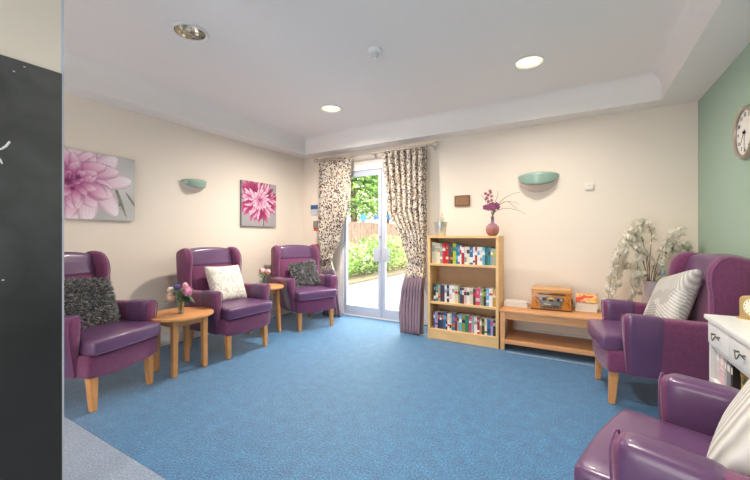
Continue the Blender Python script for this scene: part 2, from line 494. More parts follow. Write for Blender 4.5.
def ramp_mat(name, stops, tex='noise', scale=10, rough=.8, detail=3, bump=0, coord='Object', rot=(0, 0, 0), wave_dist=0, const=False):
    m = bpy.data.materials.new(name); m.use_nodes = True
    N = m.node_tree.nodes; L = m.node_tree.links; b = N['Principled BSDF']; b.inputs['Roughness'].default_value = rough
    tc = N.new('ShaderNodeTexCoord'); mp = N.new('ShaderNodeMapping'); L.new(tc.outputs[coord], mp.inputs[0]); mp.inputs['Rotation'].default_value = rot
    if tex == 'noise':
        t = N.new('ShaderNodeTexNoise'); t.inputs['Scale'].default_value = scale; t.inputs['Detail'].default_value = detail; o = t.outputs['Fac']
    elif tex == 'wave':
        t = N.new('ShaderNodeTexWave'); t.inputs['Scale'].default_value = scale; t.inputs['Distortion'].default_value = wave_dist; t.inputs['Detail'].default_value = detail; o = t.outputs['Fac']
    else:
        t = N.new('ShaderNodeTexVoronoi'); t.inputs['Scale'].default_value = scale; o = t.outputs['Distance']
    L.new(mp.outputs[0], t.inputs['Vector'])
    r = N.new('ShaderNodeValToRGB'); e = r.color_ramp.elements
    e[0].position, e[0].color = stops[0][0], lin(stops[0][1]); e[1].position, e[1].color = stops[-1][0], lin(stops[-1][1])
    for p, c in stops[1:-1]: x = e.new(p); x.color = lin(c)
    if const: r.color_ramp.interpolation = 'CONSTANT'
    L.new(o, r.inputs['Fac']); L.new(r.outputs['Color'], b.inputs['Base Color'])
    if bump:
        bp = N.new('ShaderNodeBump'); bp.inputs['Strength'].default_value = bump; bp.inputs['Distance'].default_value = .01
        L.new(o, bp.inputs['Height']); L.new(bp.outputs['Normal'], b.inputs['Normal'])
    return m

def shaggy(label, M, w, h, th, seed):
    rnd = random.Random(seed)
    bm = pillow_bm(w, h, th)
    for k in range(5200):
        side = 1 if rnd.random() < .7 else -1
        u = rnd.uniform(-1, 1); v = rnd.uniform(-1, 1)
        p = pillow_pt(u, v, w, h, th, side)
        e = .01
        n = (pillow_pt(min(u+e, 1), v, w, h, th, side)-pillow_pt(max(u-e, -1), v, w, h, th, side)).cross(pillow_pt(u, min(v+e, 1), w, h, th, side)-pillow_pt(u, max(v-e, -1), w, h, th, side)).normalized()*side
        out = Vector((u**5*.8, v**5*.8, 0))
        d = (n+out+Vector((rnd.uniform(-.6, .6), rnd.uniform(-.6, .6)-.25, rnd.uniform(-.2, .2)))).normalized()
        a = d.cross(Vector((rnd.uniform(-1, 1), rnd.uniform(-1, 1), rnd.uniform(-1, 1)))).normalized()*rnd.uniform(.0018, .0032)
        ln = rnd.uniform(.018, .034); bend = Vector((rnd.uniform(-.01, .01), rnd.uniform(-.014, .004), 0))
        p1 = p+d*ln*.55; p2 = p+d*ln+bend
        mi = rnd.choice((0, 1, 1, 2, 2, 3))
        v0, v1, v2, v3, v4 = [bm.verts.new(q) for q in (p-a, p+a, p1+a, p1-a, p2)]
        bm.faces.new((v0, v1, v2, v3)).material_index = mi; bm.faces.new((v3, v2, v4)).material_index = mi
    o = obj('cushion', bm, [mat('shag_dark', '#4A4A4E', .8), mat('shag_mid', '#737378', .8), mat('shag_light', '#A09F9F', .8), mat('shag_pale', '#CAC8C4', .8)], smooth=True)
    o.matrix_world = M; tag(o, label, 'cushion', 'cushions on the armchairs')
    return o

shaggy('shaggy dark grey cushion on the armchair beside the blackboard', cushion_matrix(0, -.10, .005, .645, math.radians(26), math.radians(-8)), .45, .40, .11, 1)
shaggy('shaggy grey cushion on the corner armchair by the curtain', cushion_matrix(2, -.125, .03, .64, math.radians(22), math.radians(6)), .38, .33, .10, 2)
M_floral = ramp_mat('cream_floral_cloth', [(.25, '#CFC8BC'), (.42, '#E4DED2'), (.5, '#F1EDE4'), (.56, '#C4BDB2'), (.62, '#E8E2D8')], 'noise', 13, detail=1.5)
o = obj('cushion', pillow_bm(.40, .40, .13), M_floral); o.matrix_world = cushion_matrix(1, -.095, .03, .65, math.radians(24), math.radians(-1))
tag(o, 'cream cushion with a faint grey flower print on the middle left armchair', 'cushion', 'cushions on the armchairs')
# geometric silver cushion: facets of stripes in different directions
m = bpy.data.materials.new('silver_geometric_cloth'); m.use_nodes = True
N = m.node_tree.nodes; L = m.node_tree.links; b = N['Principled BSDF']; b.inputs['Roughness'].default_value = .45
tc = N.new('ShaderNodeTexCoord'); mp = N.new('ShaderNodeMapping'); mp.inputs['Rotation'].default_value = (0, 0, .5); L.new(tc.outputs['Object'], mp.inputs[0])
vo = N.new('ShaderNodeTexVoronoi'); vo.distance = 'MANHATTAN'; vo.inputs['Scale'].default_value = 5.5; L.new(mp.outputs[0], vo.inputs[0])
vr = N.new('ShaderNodeVectorRotate'); vr.rotation_type = 'Z_AXIS'; L.new(tc.outputs['Object'], vr.inputs['Vector'])
mu = N.new('ShaderNodeMath'); mu.operation = 'MULTIPLY'; mu.inputs[1].default_value = 14.0; L.new(vo.outputs['Color'], mu.inputs[0]); L.new(mu.outputs[0], vr.inputs['Angle'])
wv = N.new('ShaderNodeTexWave'); wv.inputs['Scale'].default_value = 16; L.new(vr.outputs[0], wv.inputs['Vector'])
mf = N.new('ShaderNodeMix'); mf.data_type = 'FLOAT'; mf.inputs[0].default_value = .62; L.new(wv.outputs['Fac'], mf.inputs[2]); L.new(vo.outputs['Color'], mf.inputs[3])
r = N.new('ShaderNodeValToRGB'); r.color_ramp.elements[0].position = .2; r.color_ramp.elements[1].position = .8; r.color_ramp.elements[0].color = lin('#989592'); r.color_ramp.elements[1].color = lin('#D9D6D0'); L.new(mf.outputs[0], r.inputs['Fac'])
L.new(r.outputs['Color'], b.inputs['Base Color'])
bp = N.new('ShaderNodeBump'); bp.inputs['Strength'].default_value = .4; bp.inputs['Distance'].default_value = .004; L.new(wv.outputs['Fac'], bp.inputs['Height']); L.new(bp.outputs['Normal'], b.inputs['Normal'])
o = obj('cushion', pillow_bm(.44, .44, .14), m); o.matrix_world = cushion_matrix(3, -.122, .00, .685, math.radians(24), math.radians(16))
tag(o, 'silver grey cushion with striped geometric pattern below the white blossom', 'cushion', 'cushions on the armchairs')
M_rib = ramp_mat('pale_ribbed_cloth', [(.0, '#B9B5AE'), (.5, '#DDD9D2'), (1, '#ECE9E3')], 'wave', 7, detail=2, bump=.8, wave_dist=2.5, rough=.5)
o = obj('cushion', pillow_bm(.44, .42, .16), M_rib); o.matrix_world = cushion_matrix(4, -.065, .03, .67, math.radians(24), math.radians(-8))
tag(o, 'pale pleated cushion on the foreground armchair', 'cushion', 'cushions on the armchairs')

# ------------------------------------------------------------------ round side tables
def flower_petals(bm, c, r, n, mi, rnd, layers=3, up=Vector((0, 0, 1))):
    """a double bloom: overlapping cupped petals wrapped around a ball"""
    up = up.normalized(); a = up.orthogonal().normalized(); b2 = up.cross(a)
    for l in range(layers):
        R_ = r*(1-.16*l); cnt = int(n*(1.3-.12*l))
        for k in range(cnt):
            zz = 1-(k+.5)/cnt*(1.55-.2*l); ph = k*2.39996+l*1.1
            s_ = math.sqrt(max(0, 1-zz*zz)); nn = a*(s_*math.cos(ph))+b2*(s_*math.sin(ph))+up*zz
            t1_ = (up-nn*up.dot(nn)); t1_ = t1_.normalized() if t1_.length > .05 else a
            t2_ = nn.cross(t1_); w = r*rnd.uniform(.40, .52); open_ = rnd.uniform(.0, .16)
            rows = []
            for u in (-1, -.35, .35, 1):
                wid = {-1: .45, -.35: .95, .35: 1.0, 1: .55}[u]
                row = []
                for v in (-1, 0, 1):
                    rad = R_*(1-.16*v*v-.10*u*u+open_*(u+.4))
                    row.append(bm.verts.new(c+(nn*rad+t1_*u*w+t2_*v*w*wid)*.92))
                rows.append(row)
            for i in range(3):
                for j in range(2):
                    bm.faces.new((rows[i][j], rows[i][j+1], rows[i+1][j+1], rows[i+1][j])).material_index = mi

def leaf(bm, c, d, up, L_, W, mi, droop=.3):
    d = d.normalized(); s = d.cross(up).normalized(); u2 = s.cross(d).normalized()
    rows = []
    for f, w in ((0, .05), (.25, .75), (.55, 1.0), (.8, .6), (1, .03)):
        base = c+d*L_*f-u2*droop*L_*f*f
        rows.append([bm.verts.new(base-s*W/2*w+u2*W*w*.15), bm.verts.new(base), bm.verts.new(base+s*W/2*w+u2*W*w*.15)])
    for a, b in zip(rows, rows[1:]):
        for j in range(2): bm.faces.new((a[j], a[j+1], b[j+1], b[j])).material_index = mi

def glassmat(name, color, rough=.02, fac=.25):
    m = bpy.data.materials.new(name); m.use_nodes = True
    N = m.node_tree.nodes; L = m.node_tree.links; N.remove(N['Principled BSDF'])
    o = N['Material Output']; t = N.new('ShaderNodeBsdfTransparent'); g = N.new('ShaderNodeBsdfGlossy'); mx = N.new('ShaderNodeMixShader')
    t.inputs[0].default_value = lin(color); g.inputs['Roughness'].default_value = rough; g.inputs[0].default_value = (1, 1, 1, 1)
    fr = N.new('ShaderNodeLayerWeight'); fr.inputs['Blend'].default_value = fac; L.new(fr.outputs['Facing'], mx.inputs[0])
    L.new(t.outputs[0], mx.inputs[1]); L.new(g.outputs[0], mx.inputs[2]); L.new(mx.outputs[0], o.inputs['Surface'])
    return m
M_glass = glassmat('clear_glass', '#E8EFEC', fac=.35)

def round_table(label, x, y, H, r, legs, splay):
    t = thing('side_table', label, 'side table', (x, y, 0), 0, 'round oak side tables')
    bm = B(); lathe(bm, [(r-.012, H-.026), (r-.002, H-.020), (r, H-.010), (r-.004, H-.002), (r-.012, H)], 56); obj('table_top', bm, M_oak, t)
    bm = B(); q = legs
    for s in (-1, 1):
        box(bm, -q, q, s*q-.01, s*q+.01, H-.085, H-.026); box(bm, s*q-.01, s*q+.01, -q, q, H-.085, H-.026)
    obj('apron', bm, M_oak, t, smooth=False)
    for a in (-1, 1):
        for b_ in (-1, 1):
            bm = B(); leg(bm, a*q, b_*q, 0, H-.027, .019, .024, a*splay, b_*splay); obj('leg', bm, M_oakleg, t)
    return t
round_table('round oak side table with the mixed posy, between the two nearest left armchairs', -2.985, 1.775, .485, .262, .130, .004)
round_table('taller round oak side table with the single pink flower, beside the corner armchair', -3.24, 2.93, .555, .235, .105, .022)

def vase_cyl(bm, r, h, c):
    lathe(bm, [(r*.75, 0), (r*.8, .004), (r*.72, h*.35), (r*.8, h*.7), (r, h), (r-.003, h), (r*.7, h*.68), (r*.62, h*.35), (r*.68, .008)], 24, c=c)

# mixed posy
rnd = random.Random(3)
vx, vy, vz = -2.95, 1.755, .485
t = thing('flower_vase', 'small glass vase with pink and peach roses on the nearer round table', 'vase of flowers', (vx, vy, vz))
bm = B(); vase_cyl(bm, .034, .11, (0, 0, 0)); obj('glass_vase', bm, M_glass, t)
M_g1 = mat('leaf_green', '#5F8A4C', .6, var=.25, vscale=15); M_g2 = mat('leaf_dark', '#3E6440', .6)
M_pinkf = mat('petal_pink', '#EE9CC0', .6, var=.1, vscale=40); M_peach = mat('petal_peach', '#F3CDB6', .6, var=.06, vscale=40)
M_violet = mat('petal_violet', '#5A5690', .6, var=.15, vscale=40); M_pale = mat('petal_pale', '#EFD9CF', .6)
Rv = Vector((math.cos(THETA), math.sin(THETA), 0)); Fv = Vector((-math.sin(THETA), math.cos(THETA), 0))
def off(r, z, f=0): return Rv*r+Fv*f+Vector((0, 0, z))
blooms = [(off(-.058, .150, -.05), .040, M_peach, (.1, -.8)), (off(.078, .190, -.03), .043, M_pinkf, (.3, -.7)), (off(-.085, .200, 0), .032, M_pale, (-.6, -.6)),
          (off(-.022, .232, -.02), .029, M_violet, (0, -.7)), (off(.040, .215, .01), .034, M_pinkf, (.2, -.3)), (off(.02, .24, .03), .024, M_pale, (0, .1)), (off(.0, .19, .06), .034, M_peach, (0, .9))]
bm = B()
for c, r_, m_, d in blooms:
    tube(bm, [(0, 0, .02), (c.x*.35, c.y*.35, .10), tuple(c)], .0022, 6, 0)
for k in range(44):
    a = rnd.uniform(0, 2*PI); rr = rnd.uniform(.02, .06); z = rnd.uniform(.12, .22)
    d = Vector((math.cos(a), math.sin(a), rnd.uniform(-.2, .6)))
    leaf(bm, Vector((rr*math.cos(a), rr*math.sin(a), z)), d, Vector((0, 0, 1)), rnd.uniform(.05, .08), rnd.uniform(.03, .045), rnd.choice((0, 1)))
leaf(bm, off(-.05, .115, -.04), Rv*-1+Vector((0, 0, .1)), Vector((0, 0, 1)), .075, .05, 0); leaf(bm, off(.03, .145, -.05), Rv+Vector((0, 0, -.5)), Vector((0, 0, 1)), .085, .06, 1); leaf(bm, off(.05, .16, -.03), Rv+Vector((0, 0, -.3)), Vector((0, 0, 1)), .08, .05, 1)
obj('foliage', bm, [M_g1, M_g2], t)
for c, r_, m_, d in blooms:
    bm = B(); flower_petals(bm, c, r_, 9, 0, rnd, 4, Vector((d[0], d[1], .9))); obj('bloom', bm, m_, t)

t = thing('flower_vase', 'small clear vase with one pale pink bloom on the taller round table', 'vase of flowers', (-3.25, 2.94, .555))
bm = B(); vase_cyl(bm, .025, .11, (0, 0, 0)); obj('glass_vase', bm, M_glass, t)
bm = B(); tube(bm, [(0, 0, .01), (.004, 0, .08), (0, .004, .17)], .003, 6)
for k in range(12):
    a = rnd.uniform(0, 2*PI); leaf(bm, Vector((0, 0, rnd.uniform(.11, .16))), Vector((math.cos(a), math.sin(a), .1)), Vector((0, 0, 1)), .075, .035, 0, .5)
obj('foliage', bm, [M_g1], t)
bm = B(); flower_petals(bm, Vector((-.012, -.01, .175)), .046, 9, 0, rnd, 4, Vector((.3, -.3, 1))); obj('bloom', bm, mat('petal_rose', '#F4C0BC', .6, var=.06, vscale=40), t)
bm = B(); flower_petals(bm, Vector((.045, .025, .168)), .034, 9, 0, rnd, 4, Vector((.8, .3, 1))); obj('bloom', bm, mat('petal_rose', '#F0B4B8', .6), t)
# ------------------------------------------------------------------ canvases
M_paint = bpy.data.materials.new('printed_canvas'); M_paint.use_nodes = True
N = M_paint.node_tree.nodes; L = M_paint.node_tree.links
at = N.new('ShaderNodeVertexColor'); at.layer_name = 'Col'; L.new(at.outputs['Color'], N['Principled BSDF'].inputs['Base Color']); N['Principled BSDF'].inputs['Roughness'].default_value = .7

def rgb(h): return np.array(lin(h)[:3])
def petal(img, asp, cx, cy, ang, ln, wd, cbase, cmid, ctip, edge=.6, curve=0.0, pp=.75, pw_=.7):
    H, W = img.shape[:2]
    ys, xs = np.mgrid[0:H, 0:W]; X = xs/(W-1)*asp-cx; Y = ys/(H-1)-cy
    t = (X*math.cos(ang)+Y*math.sin(ang))/ln; s = -X*math.sin(ang)+Y*math.cos(ang)-curve*np.clip(t, 0, 1)**2*ln
    tt = np.clip(t, 0, 1); w = wd*np.power(np.clip(np.sin(np.pi*np.power(tt, pp)), 0, 1), pw_)+1e-6
    m = (t > 0) & (t < 1) & (np.abs(s) < w)
    e = np.abs(s)/w
    c = np.where(tt[..., None] < .5, cbase+(cmid-cbase)*(tt[..., None]*2), cmid+(ctip-cmid)*(tt[..., None]*2-1))
    c = c*(1-edge*np.clip((e[..., None]-.45)/.55, 0, 1)**1.5)+cbase*edge*np.clip((e[..., None]-.45)/.55, 0, 1)**1.5*.8
    vein = 1-.10*(np.sin(s/wd*22) > .55)[..., None]
    c = c*vein
    img[m] = c[m]

def canvas(label, y0, y1, z0, z1, img):
    t = thing('canvas_print', label, 'picture', (XL, (y0+y1)/2, (z0+z1)/2), 0, 'flower canvases on the left wall')
    w, h = y1-y0, z1-z0
    bm = B(); box(bm, .002, .032, -w/2, w/2, -h/2, h/2, bev=.002); obj('stretched_edge', bm, mat('canvas_edge_grey', '#8C8688', .8), t)
    H, W = img.shape[:2]
    me = bpy.data.meshes.new('print')
    vs = [(.0335, -w/2+w*i/(W-1), -h/2+h*j/(H-1)) for j in range(H) for i in range(W)]
    fs = [(j*W+i, j*W+i+1, (j+1)*W+i+1, (j+1)*W+i) for j in range(H-1) for i in range(W-1)]
    me.from_pydata(vs, [], fs); me.materials.append(M_paint)
    ca = me.color_attributes.new('Col', 'FLOAT_COLOR', 'POINT')
    data = np.ones((H*W, 4), dtype=np.float32); data[:, :3] = np.clip(img.reshape(-1, 3), 0, 1); ca.data.foreach_set('color', data.ravel())
    o = bpy.data.objects.new('print', me); COL.objects.link(o); o.parent = t
    return t
# viewed from the room (+X side) picture-right is +Y: column index grows with Y, so left = low Y
rp = random.Random(11)
W, H = 150, 113; asp = W/H
img = np.zeros((H, W, 3)); ys, xs = np.mgrid[0:H, 0:W]; u = xs/(W-1); v = ys/(H-1)
g1, g2, g3 = rgb('#B9B8B6'), rgb('#D8D4D4'), rgb('#A3A79C')
k = (np.sin(u*7+v*3)+np.sin(v*9-u*4)+2)/4
img[:] = g1+(g2-g1)*k[..., None]; img = img*(1-.5*np.clip(u-.6, 0, 1)[..., None])+g3*.5*np.clip(u-.6, 0, 1)[..., None]
for (cx, cy, a, l, w_) in ((1.02, .62, -1.25, .62, .022), (.80, .36, -.5, .40, .016), (1.2, .45, -1.0, .5, .018), (1.0, .22, .3, .16, .05)):
    petal(img, asp, cx, cy, a, l, w_, rgb('#6E7468'), rgb('#888C7E'), rgb('#777B70'))
cx, cy = .50, .56
for rr, n, l, w_, cb, cm, ct in ((.24, 15, .50, .135, '#C08BAB', '#ECD0DE', '#F7EEF2'), (.15, 15, .40, .115, '#A8558A', '#E3A9C8', '#F6E3EC'), (.11, 13, .33, .10, '#9E3F7B', '#DC94BC', '#F4DAE7'), (.08, 12, .26, .085, '#96366F', '#D584B0', '#F3D5E4'), (.05, 10, .19, .065, '#862862', '#C96EA0', '#EFC6DB'), (.01, 8, .12, .045, '#6E1E52', '#B4558D', '#E4A6C8')):
    for i in range(n):
        a = 2*PI*i/n+rp.uniform(-.22, .22); ll = l*rp.uniform(.75, 1.15)*(1.12 if math.cos(a) > .3 else 1)
        petal(img, asp, cx+rr*math.cos(a), cy+rr*.75*math.sin(a), a+rp.uniform(-.2, .2), ll, w_*rp.uniform(.75, 1.2), rgb(cb), rgb(cm), rgb(ct), .62, rp.uniform(-.45, .45), 1.35, .5)
for (dx, dy, s_) in ((-.02, -.02, .05), (.09, .05, .035), (-.10, .06, .04), (.03, -.12, .03)):
    for i in range(5):
        petal(img, asp, cx+dx, cy+dy, 2*PI*i/5+dx*9, s_*1.6, s_*.5, rgb('#6B1B4E'), rgb('#8E3A70'), rgb('#C77AA6'), .3, .3, 1.1, .5)
canvas('wide canvas print of a pale pink peony, beside the blackboard', .96, 1.765, 1.297, 1.89, img)
W, H = 120, 120; img = np.zeros((H, W, 3)); img[:] = rgb('#ABA6AA')
ys, xs = np.mgrid[0:H, 0:W]; img *= (1-.12*np.abs(xs/(W-1)-.5))[..., None]
petal(img, 1, .62, .33, -PI/2-.02, .5, .014, rgb('#3C3A3C'), rgb('#55504F'), rgb('#3C3A3C'))
for rr, n, l, w_, cb, cm, ct in ((.27, 40, .36, .038, '#8E1F55', '#B8386F', '#D57AA0'), (.21, 38, .34, .036, '#931F5A', '#D56C9C', '#F6D6E4'), (.15, 32, .30, .034, '#A02B66', '#E39ABD', '#FBE6EE'), (.07, 24, .22, .030, '#97225B', '#E8A6C4', '#FCEEF3'), (.03, 18, .15, .027, '#8A2054', '#DE93B6', '#F8DDE8'), (0, 12, .09, .022, '#7E1A4C', '#C55388', '#F0BBD2')):
    for i in range(n):
        a = 2*PI*i/n+rp.uniform(-.12, .12); ll = l*rp.uniform(.66, 1.12)*(.86 if math.sin(a) < -.45 else 1)
        if rr > .1 and rp.random() < .38: cc = ('#6E1440', '#9A235A', '#B84078')
        else: cc = (cb, cm, ct)
        petal(img, 1, .50+rr*math.cos(a), .60+rr*.85*math.sin(a), a, ll, w_*rp.uniform(.8, 1.2), rgb(cc[0]), rgb(cc[1]), rgb(cc[2]), .65, rp.uniform(-.4, .4), 1.1, .6)
canvas('square canvas print of a spiky crimson and white chrysanthemum on grey', 3.015, 3.607, 1.283, 1.873, img)

# ------------------------------------------------------------------ wall lights
M_plaster = mat('sconce_plaster', '#D9CBC4', .6); M_sgreen = mat('sconce_green_glass', '#94B0A2', .35, coat=.4)
def sconce(label, M):
    t = thing('wall_light', label, 'wall light', (0, 0, 0), 0, 'half-bowl wall lights'); t.matrix_world = M
    # local: x along wall, y out into the room, z up
    a, d, h = .185, .125, .150
    bm = B(); rows = []
    for i in range(15):
        th = PI*i/14
        row = []
        for j in range(9):
            ph = (PI/2)*j/8
            row.append(bm.verts.new((a*math.cos(th)*math.cos(ph), .002+d*math.sin(th)*math.cos(ph), -h*math.sin(ph))))
        rows.append(row)
    for p, q in zip(rows, rows[1:]):
        for j in range(8):
            bm.faces.new((p[j], q[j], q[j+1], p[j+1]))
    bmesh.ops.remove_doubles(bm, verts=bm.verts, dist=.0005)
    o = obj('bowl', bm, M_plaster, t, angle=80); sd = o.modifiers.new('s', 'SOLIDIFY'); sd.thickness = .006; sd.offset = -1
    bm = B(); rows = []
    for i in range(29):
        th = PI*i/28; w_ = .006+.100*math.sin(th)**.8
        row = []
        for j in range(6):
            f = j/5
            zz = .012+.022*math.sin(th)**.8-w_*f*1.2
            k = 1.06-.16*f*f
            row.append(bm.verts.new((a*1.03*math.cos(th)*(1 if f < .1 else (1-.03*f)), .003+(d*k+.014)*math.sin(th), zz)))
        rows.append(row)
    for p, q in zip(rows, rows[1:]):
        for j in range(5): bm.faces.new((p[j], q[j], q[j+1], p[j+1]))
    o = obj('glass_shade', bm, M_sgreen, t, angle=80); sd = o.modifiers.new('s', 'SOLIDIFY'); sd.thickness = .005
    o['label'] = 'curved pale green glass front'
    bm = B(); tube(bm, [((a*.55)*math.cos(th), .003+(d*.93+.014)*math.sin(th), -.008+.034-(.006+.100*math.sin(th)**.8)*1.2) for th in [PI*(.3+.4*i/8) for i in range(9)]], .005, 8)
    obj('metal_rim', bm, mat('brass_rim', '#C8B48C', .3, .8), t)
    bm = B(); tube(bm, [(-.05, .05, -.04), (.05, .05, -.04)], .012, 12); obj('lamp', bm, mat('frosted_lamp', '#E8E2D8', .4), t)
    bm = B(); box(bm, -.03, .03, 0, .02, -.07, -.01); obj('bracket', bm, M_white, t)
def frame(o, xv, yv, zv=Vector((0, 0, 1))):
    return Matrix(((xv[0], yv[0], zv[0], o[0]), (xv[1], yv[1], zv[1], o[1]), (xv[2], yv[2], zv[2], o[2]), (0, 0, 0, 1)))
sconce('green glass half-bowl wall light on the cream back wall right of the bookcase', frame((-.385, YB, 1.788), (-1, 0, 0), (0, -1, 0)) @ Matrix.Scale(1.07, 4))
Ms = frame((XL, 2.385, 1.755), (0, -1, 0), (1, 0, 0)) @ Matrix.Scale(.76, 4)
sconce('green glass half-bowl wall light on the left wall between the two flower canvases', Ms)

# ------------------------------------------------------------------ garden doors
t1 = bpy.data.objects.new('trim_3', None)
bm = B()
y0, y1 = YB+.005, YB+.075
box(bm, DX0-.005, DX0+.05, y0, y1, 0, DZ-.09); box(bm, DX1-.05, DX1+.005, y0, y1, 0, DZ-.09)
box(bm, DX0-.005, DX1+.005, y0, y1, DZ-.09, DZ+.005)
box(bm, DX0, DX1, y0-.0, y1, -.01, .012)
struct(obj('trim_3', bm, M_white, smooth=False))
M_pane = glassmat('door_glass', '#F4F8F6', fac=.12)
M_dot = mat('blue_sticker', '#2F7BD0', .5); M_dot2 = mat('light_blue_sticker', '#6CBBEA', .5)
def disc(bm, x, y, z, r, mi=0, d=.0012):
    c = [bm.verts.new((x+r*math.cos(2*PI*i/28), y, z+r*math.sin(2*PI*i/28))) for i in range(28)]
    e = [bm.verts.new((v.co.x, y+d, v.co.z)) for v in c]
    fs = [bm.faces.new(c), bm.faces.new(e[::-1])]
    for i in range(28): fs.append(bm.faces.new((c[i], e[i], e[(i+1) % 28], c[(i+1) % 28])))
    for f in fs: f.material_index = mi
def door_leaf(name, x0, x1, hinge_left, plate, stickers):
    zt = DZ-.095; st = .072
    bm = B(); yA, yB_ = YB+.018, YB+.062
    gx0, gx1 = x0+(.05 if not hinge_left else .045), x1-(.05 if hinge_left else .045)
    gz0, gz1 = .145, zt-.075
    box(bm, x0, gx0, yA, yB_, .014, zt, bev=.003); box(bm, gx1, x1, yA, yB_, .014, zt, bev=.003)
    box(bm, gx0, gx1, yA, yB_, .014, gz0, bev=.003); box(bm, gx0, gx1, yA, yB_, gz1, zt, bev=.003)
    f = struct(obj(name, bm, M_alu))
    bm = B(); box(bm, gx0-.004, gx1+.004, YB+.038, YB+.044, gz0-.004, gz1+.004); obj('glass_pane', bm, M_pane, f, smooth=False)
    bm = B(); box(bm, plate[0], plate[1], YB+.004, YB+.012, .795, .985, bev=.002)
    for zz in (.83, .95): tube(bm, [((plate[0]+plate[1])/2, YB+.011, zz), ((plate[0]+plate[1])/2, YB+.02, zz)], .008, 10)
    obj('push_plate', bm, mat('satin_plate', '#BFC2CC', .4), f)
    for sx, r_, mi in stickers:
        bm = B(); disc(bm, sx, YB+.035, 1.412, r_)
        if mi == 0:
            s_ = obj('warning_sticker', bm, M_dot, f); bm = B(); disc(bm, sx, YB+.0338, 1.412, r_*.62); disc(bm, sx, YB+.0326, 1.412, r_*.5, 1)
            obj('sticker_ring', bm, [mat('sticker_white', '#DDE8F5', .5), M_dot], s_)
        else: s_ = obj('warning_sticker', bm, M_dot2, f)
    bm = B(); kx = x1-.02 if hinge_left else x0+.02
    lathe(bm, [(.012, 0), (.012, .03), (.006, .034)], 16, c=(kx, YB-.0, 1.13)); 
    obj('lock', bm, M_steel, f) if hinge_left else bm.free()
XM = -2.353
door_leaf('door_1', DX0+.052, XM-.003, True, (XM-.125, XM-.018), ((XM-.31, .055, 1), (XM-.10, .038, 0)))
door_leaf('door_2', XM+.003, DX1-.052, False, (XM+.018, XM+.125), ((XM+.10, .038, 0),))

# ------------------------------------------------------------------ curtain pole and curtains
YC = 4.07; ZP = 2.272
t = thing('curtain_pole', 'long pale curtain pole with rings above the garden doors', 'curtain pole', (-2.43, YC, ZP))
bm = B(); tube(bm, [(-.93, 0, 0), (.89, 0, 0)], .014, 14); obj('pole', bm, mat('champagne_metal', '#CFC6BA', .35, .6), t)
for s in (-.94, .90):
    bm = B(); lathe(bm, [(.012, -.012), (.026, -.008), (.034, .012), (.034, .03), (.026, .045), (.01, .05)], 20); f = obj('finial', bm, mat('champagne_metal', '#CFC6BA'), t)
    f.rotation_euler = (0, PI/2*(1 if s > 0 else -1), 0); f.location = (s, 0, 0)
for s in (-.90, 0, .86):
    bm = B(); box(bm, s-.012, s+.012, .0, YB-YC-.001, -.012, .004); box(bm, s-.02, s+.02, YB-YC-.008, YB-YC-.001, -.04, .03); obj('bracket', bm, mat('champagne_metal', '#CFC6BA'), t)
rings_x = [-.86+.065*i for i in range(9)]+[.20+.075*i for i in range(9)]
for rx in rings_x:
    bm = B(); tube(bm, [(rx, .021*math.cos(a), .021*math.sin(a)-.004) for a in [2*PI*i/16 for i in range(17)]], .0035, 6); obj('ring', bm, mat('champagne_metal', '#CFC6BA'), t)

# printed curtain cloth: dense small leaf specks
m = bpy.data.materials.new('leaf_print_cloth'); m.use_nodes = True
N = m.node_tree.nodes; L = m.node_tree.links; b = N['Principled BSDF']; b.inputs['Roughness'].default_value = .85
tc = N.new('ShaderNodeTexCoord'); sx = N.new('ShaderNodeMapping'); sx.inputs['Scale'].default_value = (1, .35, .62); L.new(tc.outputs['Object'], sx.inputs[0])
def specks(scale, lo, hi, cols):
    vo = N.new('ShaderNodeTexVoronoi'); vo.inputs['Scale'].default_value = scale; L.new(sx.outputs[0], vo.inputs[0])
    mr = N.new('ShaderNodeMapRange'); mr.inputs[1].default_value = lo; mr.inputs[2].default_value = hi; mr.inputs[3].default_value = 1; mr.inputs[4].default_value = 0; L.new(vo.outputs['Distance'], mr.inputs[0])
    se = N.new('ShaderNodeSeparateColor'); L.new(vo.outputs['Color'], se.inputs[0])
    r = N.new('ShaderNodeValToRGB'); r.color_ramp.interpolation = 'CONSTANT'; e = r.color_ramp.elements
    e[0].position = 0; e[0].color = lin(cols[0]); e[1].position = 1/len(cols); e[1].color = lin(cols[1])
    for i, c in enumerate(cols[2:]): x = e.new((i+2)/len(cols)); x.color = lin(c)
    L.new(se.outputs[0], r.inputs['Fac']); return mr.outputs[0], r.outputs['Color']
f1, c1 = specks(62, .40, .50, ['#4A2F38', '#7A5440', '#6E5068', '#3F2733', '#B08F52', '#EFE6DA', '#EFE6DA'])
f2, c2 = specks(45, .26, .34, ['#4C3036', '#B8924E', '#7E6A80', '#5A3A2E'])
m1 = N.new('ShaderNodeMix'); m1.data_type = 'RGBA'; m1.inputs[6].default_value = lin('#EFE6DA'); L.new(f1, m1.inputs[0]); L.new(c1, m1.inputs[7])
m2 = N.new('ShaderNodeMix'); m2.data_type = 'RGBA'; L.new(f2, m2.inputs[0]); L.new(m1.outputs[2], m2.inputs[6]); L.new(c2, m2.inputs[7])
L.new(m2.outputs[2], b.inputs['Base Color'])
tl = N.new('ShaderNodeBsdfTranslucent'); L.new(m2.outputs[2], tl.inputs[0]); ms = N.new('ShaderNodeMixShader'); ms.inputs[0].default_value = .38
L.new(b.outputs[0], ms.inputs[1]); L.new(tl.outputs[0], ms.inputs[2]); L.new(ms.outputs[0], N['Material Output'].inputs['Surface'])
M_leafcloth = m

